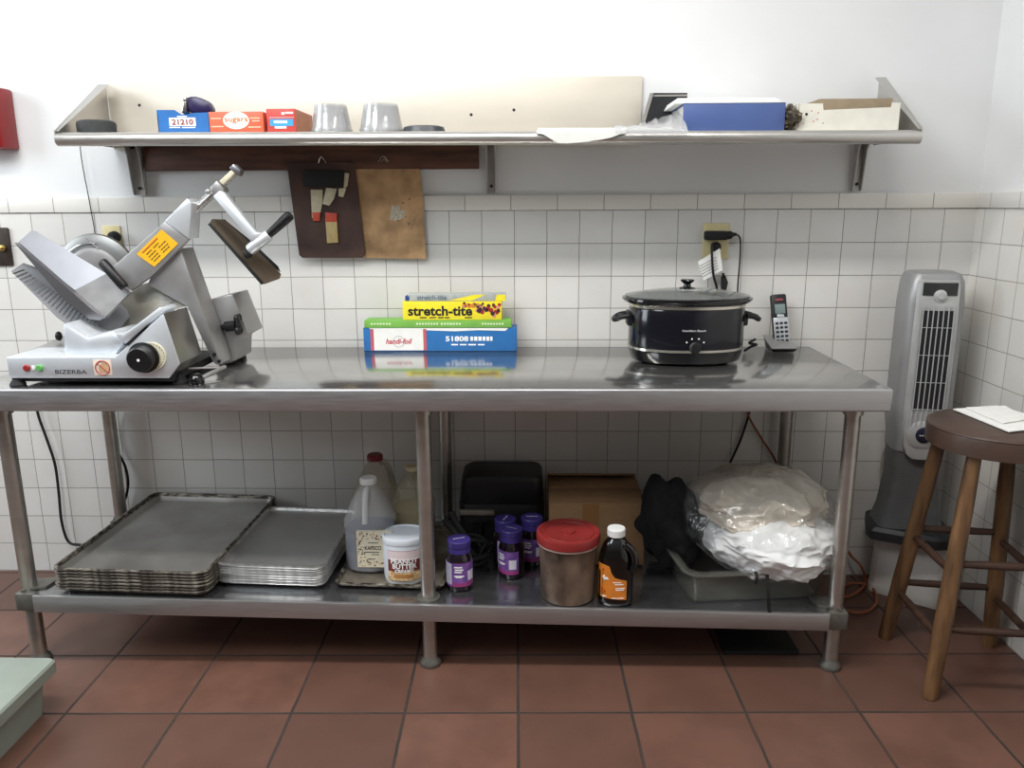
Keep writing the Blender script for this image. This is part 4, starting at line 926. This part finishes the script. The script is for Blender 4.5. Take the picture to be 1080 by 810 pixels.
# ------------------------------------------------------------------ jam jars
jamg = M('dark jelly in glass', (26, 14, 26), .08, 0, .2, 10, coat=.8)
jcap = M('purple cap', (62, 50, 122), .4, 0, .08, 20)
jlab = M('purple label', (96, 64, 138), .45, 0, .15, 40, rgb2=(128, 84, 158))
def make_jar(label):
    t = thing('jelly_jar', label, 'jar', (0, 0, 0), 'purple capped jelly jars on the undershelf')
    m = MB(); m.lathe((0, 0, 0), ((.034, 0), (.038, .004), (.039, .012), (.0385, .09), (.038, .1), (.032, .112), (.03, .118), (.03, .124)), n=36, pw=2.3); m.build('glass_body', jamg, t, local=True)
    m = MB(); m.lathe((0, 0, 0), ((.0325, .116), (.034, .118), (.0325, .134), (.0345, .136), (.035, .152), (.033, .155), (.001, .156)), n=36, cap1=False); cp = m.build('cap', jcap, t, local=True)
    m = MB()
    for x in range(5): m.ball((-.014+.007*x, -.006+.003*x, .1562), .0026, (1.2, .5, .3), 8)
    m.build('cap_print', white_ink, cp, local=True)
    def jp(x0, x1, z0, z1, mat, nm, d, par):
        m = MB(); n_ = 10
        def w(x, z, dd):
            a = x/.039; k = (abs(math.sin(a))**2.3+abs(math.cos(a))**2.3)**(-1/2.3); r = .0395*k+dd; return Vector((r*math.sin(a), -r*math.cos(a), z))
        m.loft([[w(x0+(x1-x0)*i/n_, z0, d-.001), w(x0+(x1-x0)*i/n_, z0, d), w(x0+(x1-x0)*i/n_, z1, d), w(x0+(x1-x0)*i/n_, z1, d-.001)] for i in range(n_+1)]); return m.build(nm, mat, par, local=True)
    lb = jp(-.058, .058, .018, .092, jlab, 'label_sheet', .0003, t)
    jp(-.056, -.02, .024, .09, M('pale lilac print', (190, 186, 206), .5, 0, .15, 120), 'ingredients_panel', .0006, lb)
    jp(-.019, .057, .0185, .03, M('magenta print', (150, 54, 116), .5, 0, .1, 40), 'magenta_band', .0006, lb)
    jp(.028, .05, .036, .066, M('white barcode', (214, 208, 220), .5, 0, .1, 200, stretch=(20, 1, 1)), 'barcode', .0007, lb)
    for z, a, b in ((.078, -.012, .012), (.07, -.01, .014), (.063, -.012, .01), (.05, -.012, .016), (.047, -.008, .01)): jp(a, b, z, z+.004, white_ink, 'print_line', .0007, lb)
    return t
spots = [(484, 625, .0, 'purple capped jelly jar standing alone by the front leg', 0),
         (539.5, 612, 0, 'purple capped jelly jar in front of its pair, left of red bucket', -.9),
         (561, 598, 0, 'purple capped jelly jar half hidden behind the red lidded bucket', -.4),
         (533, 600, 0, 'purple capped jelly jar directly behind the middle jar', .8)]
jar0 = make_jar(spots[0][3])
for i, (px, py, _, lab, rz) in enumerate(spots):
    o = jar0 if i == 0 else dup(jar0, (0, 0, 0), lab)
    p = SH(px, py); o.location = (p.x, p.y+.038, zs(p.x)+.0005); o.rotation_euler.z = rz

# ------------------------------------------------------------------ bucket
p = SH(600, 641); xb_, yb_ = p.x, p.y+.078; zb = zs(xb_)+.0005
t = thing('bucket', 'dirty translucent brown bucket with red lid in front of cardboard box', 'bucket', (xb_, yb_, zb))
m = MB(); m.lathe((xb_, yb_, zb), ((.072, 0), (.078, .004), (.0795, .02), (.085, .165), (.088, .168), (.088, .174), (.084, .175)), n=48); m.build('body', M('grimy bucket', (50, 40, 35), .4, 0, .25, 11, rgb2=(124, 104, 88), spread=(.32, .72), stretch=(1, 1, .6)), t)
m = MB(); m.lathe((xb_, yb_, zb), ((.087, .168), (.0905, .17), (.0905, .174), (.086, .176)), n=48); m.build('bucket_rim', M('rim plastic', (178, 150, 142), .4, 0, .1, 20), t)
redl = M('red lid plastic', (134, 42, 40), .35, 0, .1, 14)
m = MB(); m.lathe((xb_, yb_, zb), ((.088, .174), (.0925, .177), (.0935, .197), (.091, .203), (.084, .204), (.08, .200), (.076, .198), (.02, .198), (.019, .203), (.001, .204)), n=48, cap1=False)
ld = m.build('lid', redl, t)
m = MB(); m.tube([Vector((xb_+.072*math.cos(k*math.pi/24), yb_+.072*math.sin(k*math.pi/24), zb+.1985)) for k in range(49)], .002, 6, 0); m.build('lid_ridge', redl, ld)

# ------------------------------------------------------------------ syrup bottle
p = SH(650, 641); xs0, ys0 = p.x, p.y+.04; zb = zs(xs0)+.0005
t = thing('syrup_bottle', 'dark syrup bottle with white cap and orange label right of bucket', 'bottle', (xs0, ys0, zb))
dark = M('dark syrup', (8, 6, 6), .12, 0, .2, 10, coat=.6)
m = MB(); m.lathe((xs0, ys0, zb), ((.044, 0), (.049, .005), (.0505, .015), (.0505, .105), (.049, .13), (.045, .155), (.036, .182), (.025, .196), (.0215, .2), (.0215, .214)), 1, .8, 40, pw=2.7); m.build('body', dark, t)
m = MB(); m.tube([(xs0+.022, ys0-.026, zb+.188), (xs0+.041, ys0-.03, zb+.172), (xs0+.05, ys0-.034, zb+.14), (xs0+.042, ys0-.04, zb+.112)], .011, 12); m.build('handle', dark, t)
m = MB(); m.lathe((xs0-.001, ys0, zb), ((.0225, .205), (.0255, .207), (.026, .226), (.024, .229), (.001, .2295)), n=30, cap1=False); m.build('cap', white_p, t)
ya = ys0-.0412
lbp = [(-.048, .030), (.026, .024), (.028, .084), (-.006, .09), (-.016, .1), (-.022, .128), (-.048, .132)]
def bw(x, z, d=0):
    k = max(0, 1-(abs(x)/.0505)**2.7)**(1/2.7); return Vector((xs0+x, ys0-.8*.0508*k-.0006-d, zb+z))
m = MB(); m.loft([[bw(x, z0, d) for d, z0 in ((-.002, a), (0, a), (0, b), (-.002, b))] for x, a, b in ((-.0495, .031, .13), (-.044, .030, .13), (-.034, .029, .129), (-.022, .028, .126), (-.016, .027, .106), (-.006, .026, .092), (.006, .025, .088), (.018, .024, .085), (.028, .0235, .082))])
orl = m.build('label_sheet', M('orange label', (212, 126, 44), .45, 0, .1, 30), t)
m = MB()
for x, z, r in ((-.036, .094, .005), (-.03, .09, .004), (-.034, .087, .004), (-.026, .088, .003)): m.ball(bw(x, z), r, (1, .2, 1), 10)
for x0, x1, z in ((-.012, .012, .078), (-.006, .018, .072), (-.004, .022, .06), (-.004, .02, .055), (-.04, -.022, .034), (-.014, .02, .0295)): m.box(tuple(bw((x0+x1)/2, z)-Vector(((x1-x0)/2, .0004, .0012))), tuple(bw((x0+x1)/2, z)+Vector(((x1-x0)/2, .003, .0012))))
m.build('white_print', white_ink, orl)
m = MB()
for x, z, r in ((-.04, .06, .006), (-.034, .05, .007), (-.042, .046, .005), (-.038, .116, .005)): m.ball(bw(x, z), r, (1, .15, 1), 10)
m.build('amber_picture', M('amber print', (190, 92, 20), .45, 0, .15, 60), orl)

# ------------------------------------------------------------------ cardboard box
Yb = -.37
p, q = W(579, 600, Yb), W(681, 531.5, Yb); zb = zs(.15)+.003
t = thing('cardboard_box', 'brown cardboard box with lifted back flap behind the red bucket', 'box', ((p.x+q.x)/2, -.25, zb))
dep = .27; x0, x1, zt = p.x, q.x, q.z
m = MB(); m.box((x0, Yb, zb), (x1, Yb+dep, zt), .002); bx = m.build('carton', card, t)
for ya_, yb_2 in ((Yb+.002, Yb+dep*.5-.001), (Yb+dep*.5+.001, Yb+dep-.004)):
    m = MB(); m.box((x0+.001, ya_, zt+.0002), (x1-.001, yb_2, zt+.0035), .001); m.build('top_flap', card, bx)
m = MB(); m.prism([(x0, Yb+dep-.002, zt+.002), (x1, Yb+dep-.002, zt+.002), (x1-.004, Yb+dep-.06, zt+.02), (x0+.004, Yb+dep-.06, zt+.02)], (0, .001, .004)); m.build('back_flap', card, bx)
m = MB(); xm = (x0+x1)/2-.02; m.box((xm-.026, Yb-.0006, zt-.07), (xm+.026, Yb+.001, zt-.001)); m.build('packing_tape', M('tan tape', (138, 98, 62), .35, 0, .06, 30), bx)

# ------------------------------------------------------------------ black case and what lies before it
Yk = -.26
p, q = W(484, 560, Yk), W(576, 504, Yk); zb = zs(-.1)+.0005
t = thing('equipment_case', 'black rounded plastic case standing behind the jelly jars', 'case', ((p.x+q.x)/2, Yk+.08, zb))
x0, x1 = p.x, q.x-.006; zt = q.z; zm = W(530, 532, Yk).z
m = MB()
def kc(z, ix, r=.035): return rrect(x0+ix, x1-ix*.6, Yk+ix*.3, Yk+.17, r, z)
m.loft([kc(zb, .004), kc(zb+.01, 0), kc(zm-.004, 0), kc(zm-.002, .003), kc(zm, .003), kc(zm+.002, .002), kc(zt-.02, .008), kc(zt-.006, .012), kc(zt, .022)]); cs = m.build('shell', M('matt black case', (20, 21, 22), .45, 0, .2, 30), t)
m = MB(); m.box((x0+.006, Yk-.012, zm-.035), (x0+.12, Yk+.004, zm-.018), .003); m.build('grey_strip', M('grey strip', (126, 116, 104), .5, .2, .15, 20), cs)
m = MB(); m.box((x0+.04, Yk-.016, zm-.06), (x0+.105, Yk+.002, zm-.052), .002); m.box((x0+.07, Yk-.014, zm-.056), (x0+.078, Yk, zm-.1), .002); m.build('latch_frame', black, cs)
m = MB(); random.seed(3)
base = SH(500, 600)
for k in range(4):
    pts = []
    for i in range(9):
        a = i*1.1+k*1.7; pts.append(Vector((W(497, 580, -.36).x+.06*math.cos(a)*random.uniform(.4, 1.1)+.004*k, -.37+.035*math.sin(a), zs(-.15)+.008+random.uniform(.0, .1)*(1-.4*abs(math.cos(a))))))
    m.tube(pts, .006 if k < 3 else .003, 8)
m.tube([W(468, 548, -.36), W(476, 556, -.36), W(484, 566, -.37), W(500, 585, -.38), W(512, 596, -.38)], .012, 10)
m.tube([W(476, 540, -.34), W(482, 552, -.35), W(496, 572, -.37)], .01, 10)
tag(m.build('cable_tangle', rubber, None, (W(497, 580, -.36).x, -.37, zs(-.15))), 'tangle of thick black cords in front of the black case', 'cord')
random.seed(11)

# ------------------------------------------------------------------ clear food container, linens, bag, black cloth
pL, pR = SH(730, 636), SH(866, 630)
ang = math.atan2(pR.y-pL.y, pR.x-pL.x); wd_ = (pR-pL).length
fc = thing('food_container', 'clear grey polycarbonate food container under the bag of linens', 'container', (pL.x, pL.y, zs(.6)+.0005))
poly = M('grey polycarbonate', (112, 112, 104), .12, 0, .06, 10, alpha=.27, coat=.6)
fc.rotation_euler = (0, .0187, ang)
m = MB(); Hc = .106; Dc = .34
def L2(i, z): return rrect(-i, wd_+i, -i, Dc+i, .03+i*.5, z)
m.loft([L2(-.004, 0), L2(0, .004), L2(.012, Hc-.02), L2(.014, Hc-.018), L2(.014, Hc-.012), L2(.03, Hc-.010), L2(.034, Hc-.006), L2(.033, Hc), L2(.014, Hc), L2(.010, Hc-.02), L2(-.003, .005)], True, True)
m.build('tub', poly, fc, local=True)
m = MB(); m.tube([Vector((p.x, p.y, Hc-.004)) for p in (lambda l: l+[l[0]])(L2(.031, 0))], .005, 8, 0); m.build('rim', poly, fc, local=True)
def fold(v, s, amp):
    r = 1-abs(noise.noise(v*s+Vector((3.1, 1.7, .2)))); return amp*(r*r-.5)
def soft(v, s, amp): return amp*noise.noise(v*s+Vector((7.3, .4, 2.2)))
linen_w = M('white linen', (226, 227, 226), .8, 0, .05, 20, bump=.4, bscale=30)
linen_b = M('beige towelling', (198, 188, 172), .9, 0, .1, 14, bump=.5, bscale=60)
Ym = -.40
rx = (W(872, 570, Ym).x-W(742, 570, Ym).x)/2
zlow = zs(.6)+Hc+.004
cl = W(812, 566, Ym-.035); cu_ = W(798, 527, Ym+.05); cb = W(804, 549, Ym+.01)
def lw(v):
    s = Vector((v.x*rx*.98, v.y*.215, v.z*.098))*(1+soft(v, 1.6, .16)+fold(v, 2.4, .10)+fold(v, 5.5, .05))
    return cl+s
m = MB(); m.blob(lw, 6); tag(m.build('linen_bundle', linen_w, None, (cl.x, cl.y, zlow)), 'bundle of white linens at the bottom of the clear bag', 'linen')
def lb2(v):
    s = Vector((v.x*rx*1.0, v.y*.2, v.z*.098))*(1+soft(v+Vector((5, 0, 0)), 1.6, .2)+fold(v+Vector((5, 0, 0)), 1.7, .2)+fold(v, 4.2, .07))
    return cu_+s
m = MB(); m.blob(lb2, 6); tag(m.build('towel', linen_b, None, (cu_.x, cu_.y, cu_.z-.06)), 'beige towel bunched on top of the white linens in the bag', 'towel')
film2 = film_mat('crinkled clear film', .05, .9, 16, .985)
def bg(v):
    s = Vector((v.x*(rx+.022), v.y*.245, v.z*.172))*(1+soft(v, 1.8, .10)+fold(v+Vector((9, 2, 0)), 2.6, .08)+fold(v+Vector((1, 2, 5)), 6, .05)+fold(v, 13, .022))
    if v.z < -.2: s.x *= 1-.22*min(1, (-.2-v.z)/.8)
    if v.x < -.5: s.x -= .09*(-v.x-.5)*2*max(0, .5+v.z)
    return cb+s
m = MB(); m.blob(bg, 6); tag(m.build('plastic_bag', film2, None, (cb.x, cb.y, zlow)), 'large clear plastic bag full of linens on the food container', 'bag')
navyc = M('navy black cloth', (10, 10, 14), .9, 0, .25, 20, bump=.5, bscale=70)
zsb = zs(.4)
def bc_(v):
    f = max(0, min(1, (v.z+1)/2))
    s = Vector((v.x*(.1-.01*f), v.y*.13, v.z*.155))*(1+soft(v, 1.5, .35)+soft(v+Vector((2, 4, 1)), 3.2, .14)+fold(v, 4, .04))
    p = Vector((W(708, 560, -.4).x-.02*v.z, -.36, zsb+.155))+s
    if p.z < zsb+.004: p.z = zsb+.004+.002*abs(v.x); p.x += v.x*.05-.012; p.y += v.y*.05
    return p
m = MB(); m.blob(bc_, 6); tag(m.build('black_cloth', navyc, None, (W(708, 560, -.4).x, -.36, zsb)), 'crumpled navy black cloth between cardboard box and food container', 'cloth')
for pts, lab in (((( 797, 603), (798.5, 609), (797, 616)), 'short black strap hanging over the container rim'), (((809, 606), (810.5, 622), (811, 640), (812, 646)), 'long black strap hanging down the container front to the shelf')):
    m = MB(); Yq = W(810, 606, -.63).y
    pr_ = [W(x, y, -.645+.02*(i == 0)) for i, (x, y) in enumerate(pts)]
    m.loft([[q+Vector((dx, dy, 0)) for dx, dy in ((-.005, 0), (.005, 0), (.005, .002), (-.005, .002))] for q in spline(pr_, 4)])
    tag(m.build('strap', rubber, None, pr_[-1]), lab, 'strap')

# ------------------------------------------------------------------ cords under the table
def cord(pts, r, mat, label, cat='cord'):
    m = MB(); m.tube(pts, r, 10); return tag(m.build('cable', mat, None, pts[-1]), label, cat)
cord([W(38, 425, -.03), W(41, 440, -.03), W(50, 465, -.03), W(58, 490, -.03), W(62, 520, -.03), W(65, 550, -.03), W(72, 571, -.03), W(84, 575, -.05), W(92, 577, -.09)], .0048, rubber, 'black cord hanging on tiles near the left front leg')
cord([W(121, 430, -.03), W(118, 450, -.025), W(122, 472, -.025), W(132, 492, -.025), W(135, 512, -.025), W(130, 532, -.025), W(122, 545, -.03), W(118, 556, -.04)], .0048, rubber, 'black cord looping beside the left rear leg')
cord([W(791, 428, -.02), W(789, 440, -.02), W(781, 464, -.02), W(770, 488, -.03)], .004, rubber, 'black cord running down the wall behind the bag of linens')
orc = M('orange cord', (146, 84, 54), .5, 0, .08, 30)
cord([W(788, 428, -.025), W(790, 440, -.025), W(803, 462, -.025), W(817, 484, -.03), W(822, 500, -.03)], .0036, orc, 'orange brown cord slanting down the wall behind the bag')
pts = [W(885, 560, -.03), W(896, 584, -.03), W(908, 597, -.06)]+[WZ(x, y, .012) for x, y in ((913, 614), (905, 624), (890, 630), (884, 624), (895, 616), (912, 616), (922, 622), (924, 636), (914, 645), (898, 646), (886, 640))]
cord(pts, .0045, orc, 'orange extension cord coiled on floor by the white bin')
pts = [W(755, 664, -.64), W(764, 669, -.64), W(778, 670.5, -.64), W(795, 666, -.64)]
m = MB(); m.tube([p+Vector((0, .05, -.001)) for p in pts], .002, 8); tag(m.build('wire_loop', wire, None, pts[1]), 'thin pale wire sagging below the undershelf edge', 'wire')
m = MB(); p, q = WZ(840, 690, .004), WZ(775, 668, .004); m.box((q.x-.06, p.y-.0, .0005), (p.x+.01, -.3, .012), .004); tag(m.build('floor_mat', rubber, None, (q.x-.1, -.4, 0)), 'black rubber mat on floor beneath right end of table', 'mat')

# ------------------------------------------------------------------ grey bin bottom left
t = thing('storage_bin', 'grey green plastic bin lid at the bottom left corner', 'bin', (-1.6, -.8, 0))
gb = M('grey green plastic', (142, 150, 140), .5, 0, .08, 10); hz = .14
p = WZ(61, 693, hz); x1 = p.x; yb2 = p.y
m = MB(); m.loft([rrect(x1-.5, x1-.03, yb2-.3, yb2-.03, .03, 0), rrect(x1-.5, x1-.02, yb2-.31, yb2-.02, .03, hz-.03)]); m.build('body', gb, t)
m = MB(); m.loft([rrect(x1-.52, x1, yb2-.34, yb2, .02, hz-.035), rrect(x1-.52, x1, yb2-.34, yb2, .02, hz-.006), rrect(x1-.515, x1-.005, yb2-.335, yb2-.005, .018, hz), rrect(x1-.49, x1-.03, yb2-.31, yb2-.03, .015, hz+.001)]); m.build('lid', gb, t)

# ------------------------------------------------------------------ white bin and tower fan
bc0 = Vector((1.335, -.13, 0)); ba = math.radians(-38)
wb = thing('waste_bin', 'white plastic bin standing in the corner under the tower fan', 'bin', bc0)
wbin = M('off white bin', (226, 222, 216), .5, 0, .07, 8)
def rot2(lp, c, a): 
    R = RZ(a); return [Vector(c)+R @ (Vector((p.x, p.y, 0)))+Vector((0, 0, p.z)) for p in lp]
HB = .232
wx, wy = .125, .085
m = MB(); m.loft([rot2(rrect(-wx, wx, -wy, wy, .03, z), bc0, ba) for z in (0,)]+[rot2(rrect(-wx*k, wx*k, -wy*k, wy*k, .03, z), bc0, ba) for k, z in ((1.0, .03), (.985, .032), (.94, .2))]); m.build('body', wbin, wb)
m = MB(); m.loft([rot2(rrect(-wx*k, wx*k, -wy*k, wy*k, .03, z), bc0, ba) for k, z in ((.95, .2), (.99, .203), (.99, .225), (.96, HB))]); m.build('rim', wbin, wb)
# tower fan
fb = W(958, 560, -.16); FX = 1.278; FYc = -.155; fz = HB+.001
tf = thing('tower_fan', 'silver grey tower fan standing in corner behind the stool', 'fan', (FX, FYc, fz))
fg = M('fan grey', (150, 150, 151), .4, .3, .05, 12); fd = M('fan dark grey', (96, 97, 98), .5, 0, .1, 20); fs = M('fan silver', (190, 191, 191), .38, .35, .05, 16)
fa = math.radians(-8)
def FL(lp): return rot2(lp, (FX, FYc, fz), fa)
ztop = W(987, 285.5, FYc).z-fz
def fr2(w, d0, d1, z, r=.03): return FL(rrect(-w, w, -d0, d1, r, z))
m = MB(); m.loft([FL([Vector((x, y, z)) for x, y in ((-.13, -.03), (-.125, -.075), (.05, -.14), (.1, -.13), (.135, -.08), (.135, .06), (.08, .1), (-.1, .1))]) for z in (0, .03)]+[FL([Vector((x*.9, y*.9, .042)) for x, y in ((-.13, -.03), (-.125, -.075), (.05, -.14), (.1, -.13), (.135, -.08), (.135, .06), (.08, .1), (-.1, .1))])]); m.build('base', M('fan base dark', (44, 44, 46), .45, 0, .1, 20), tf)
m = MB(); m.loft([fr2(.104, .075, .07, .036), fr2(.088, .068, .06, .1), fr2(.076, .064, .06, .2), fr2(.077, .068, .06, .3), fr2(.079, .07, .065, .32)]); m.build('neck', fd, tf)
m = MB(); m.loft([fr2(.079, .072, .065, .31), fr2(.080, .074, .066, .355), fr2(.088, .075, .07, .42), fr2(.087, .075, .07, ztop-.1), fr2(.082, .07, .068, ztop-.03), fr2(.074, .055, .065, ztop-.006), fr2(.06, .03, .05, ztop)]); m.build('tower', fg, tf)
def fp(x, y, z): return Vector((FX, FYc, fz))+RZ(fa) @ Vector((x, y, z))
# front panel
yf = -.0765
m = MB(); m.loft([[fp(x, y, z) for x, y in ((-w, yf+.006), (-w*.9, yf-.006), (0, yf-.012), (w*.9, yf-.006), (w, yf+.006))] for w, z in ((.03, .29), (.05, .305), (.062, .335), (.066, .39), (.067, .5), (.066, ztop-.12), (.063, ztop-.04), (.058, ztop-.022))]); fpn = m.build('front_panel', fs, tf)
zg0, zg1 = W(972, 432, FYc-.09).z-fz, W(985, 328, FYc-.09).z-fz
m = MB(); m.loft([[fp(x, yf-.0105, z) for x in (-.046, .046)]+[fp(x, yf-.0135, z) for x in (.046, -.046)] for z in (zg0, zg1)]); m.build('grille_opening', ink, fpn)
for k in range(7):
    x = -.045+.015*k; m = MB(); m.tube([fp(x-.0, yf-.014, zg0-.055), fp(x, yf-.016, zg0+.1), fp(x, yf-.016, zg1-.05), fp(x*.98, yf-.014, zg1+.014)], .0019, 6, 3); m.build('louvre', fs, fpn)
for k in range(4):
    z = zg0+(zg1-zg0)*k/3.6; m = MB(); m.cyl(fp(-.046, yf-.015, z), fp(.046, yf-.015, z), .001, n=6); m.build('cross_bar', fs, fpn)
m = MB(); m.loft([[fp(x, yf-.004, z) for x in (-.05, 0, .05)]+[fp(x, yf-.0145+.006*abs(x)/.05, z) for x in (.05, 0, -.05)] for z in (ztop-.07, ztop-.03)]); m.build('control_window', M('dark display', (48, 50, 50), .25, 0, .2, 60), fpn)
m = MB(); m.turned(fp(0, yf-.008, ztop-.07), fp(0, yf-.022, ztop-.07), ((0, .02), (.5, .019), (.7, .012), (1, .010)), 24); m.build('control_button', fs, fpn)
m = MB(); m.loft([[fp(x, yf-.011+.008*(x/.05)**2, z) for x in (-.04, 0, .04)]+[fp(x, yf-.0135+.008*(x/.05)**2, z) for x in (.04, 0, -.04)] for z in (ztop-.128, ztop-.118)]); m.build('name_strip', M('pale strip', (196, 196, 196), .4, .3, .1, 40), fpn)
m = MB(); m.turned(fp(-.002, yf-.006, .372), fp(-.002, yf-.016, .372), ((0, .05), (.4, .05), (.7, .044), (1, .03)), 32); rg = m.build('badge_ring', fs, tf)
m = MB(); m.turned(fp(-.002, yf-.014, .374), fp(-.002, yf-.024, .374), ((0, .026), (.5, .026), (1, .018)), 28); bdg = m.build('round_badge', M('dark blue badge', (34, 36, 52), .2, 0, .1, 20), rg)
m = MB()
for k in range(5): m.ball(fp(-.016+.007*k, yf-.0242, .374), .0024, (1, .5, 1), 8)
m.build('badge_print', white_ink, bdg)
m = MB(); pts = [W(938, 468, -.05), W(931, 480, -.04), W(929, 505, -.04), W(931, 530, -.04), W(939, 543, -.05)]
m.tube(pts, .004, 8); m.build('power_cord', M('pale cord', (170, 164, 152), .5, 0, .05, 30), tf)

# ------------------------------------------------------------------ stool
feet = [Vector((1.117, -.434, 0)), Vector((1.419, -.474, 0)), Vector((1.385, -.775, 0)), Vector((1.105, -.745, 0))]   # rear left, rear right, front right, front left
sc = sum(feet, Vector())/4+Vector((.018, 0, 0))
ST = .747
stl = thing('bar_stool', 'round wooden bar stool with brown vinyl seat at right', 'stool', (sc.x, sc.y, 0))
wood = M('worn brown wood', (84, 61, 41), .45, 0, .3, 14, stretch=(3, 3, .4), rgb2=(114, 83, 54)); woodd = M('dark brown wood', (62, 42, 32), .5, 0, .3, 14, stretch=(.6, 3, 3))
vin = M('brown vinyl', (74, 57, 49), .42, 0, .12, 16, bump=.15, bscale=60)
sR = .174
m = MB(); m.lathe((sc.x, sc.y, 0), ((sR*.93, ST-.062), (sR, ST-.058), (sR*1.005, ST-.012), (sR*.985, ST-.004), (sR*.95, ST), (sR*.5, ST+.004), (.001, ST+.005)), n=64, cap1=False); se = m.build('seat', vin, stl)
m = MB(); m.tube([Vector((sc.x+sR*.99*math.cos(k*math.pi/24), sc.y+sR*.99*math.sin(k*math.pi/24), ST-.007)) for k in range(49)], .003, 8, 0); m.build('welt', vin, se)
tops = [sc+(f-sc)*.6+Vector((0, 0, ST-.058)) for f in feet]
for f, tp_ in zip(feet, tops):
    m = MB(); m.turned(f, tp_, ((0, .0195), (.02, .021), (.3, .023), (.8, .021), (1, .018)), 20); m.build('leg', wood, stl)
for za, zb_ in ((.20, .17), (.385, .36)):
    for i in range(4):
        j = (i+1) % 4; z = za if i % 2 == 0 else zb_
        a = feet[i].lerp(tops[i], z/(ST-.058)); b_ = feet[j].lerp(tops[j], z/(ST-.058)); m = MB(); m.turned(a, b_, ((0, .009), (.3, .011), (.7, .011), (1, .009)), 14); m.build('rung', woodd, stl)
# papers on the stool
zp = ST+.0065
for k, (pl, lab) in enumerate(((((1005, 432), (1060, 428.5), (1100, 452), (1064, 456)), 'lower white paper sheet on the bar stool seat'), (((1018, 430.5), (1052, 428.5), (1095, 441), (1058, 447)), 'upper folded white paper on the bar stool seat'))):
    m = MB(); m.prism([WZ(x, y, zp+.004*k) for x, y in pl], (0, 0, .0025), 0); o = m.build('paper_sheet', paper, None, WZ(*pl[0], zp+.004*k)); tag(o, lab, 'paper')
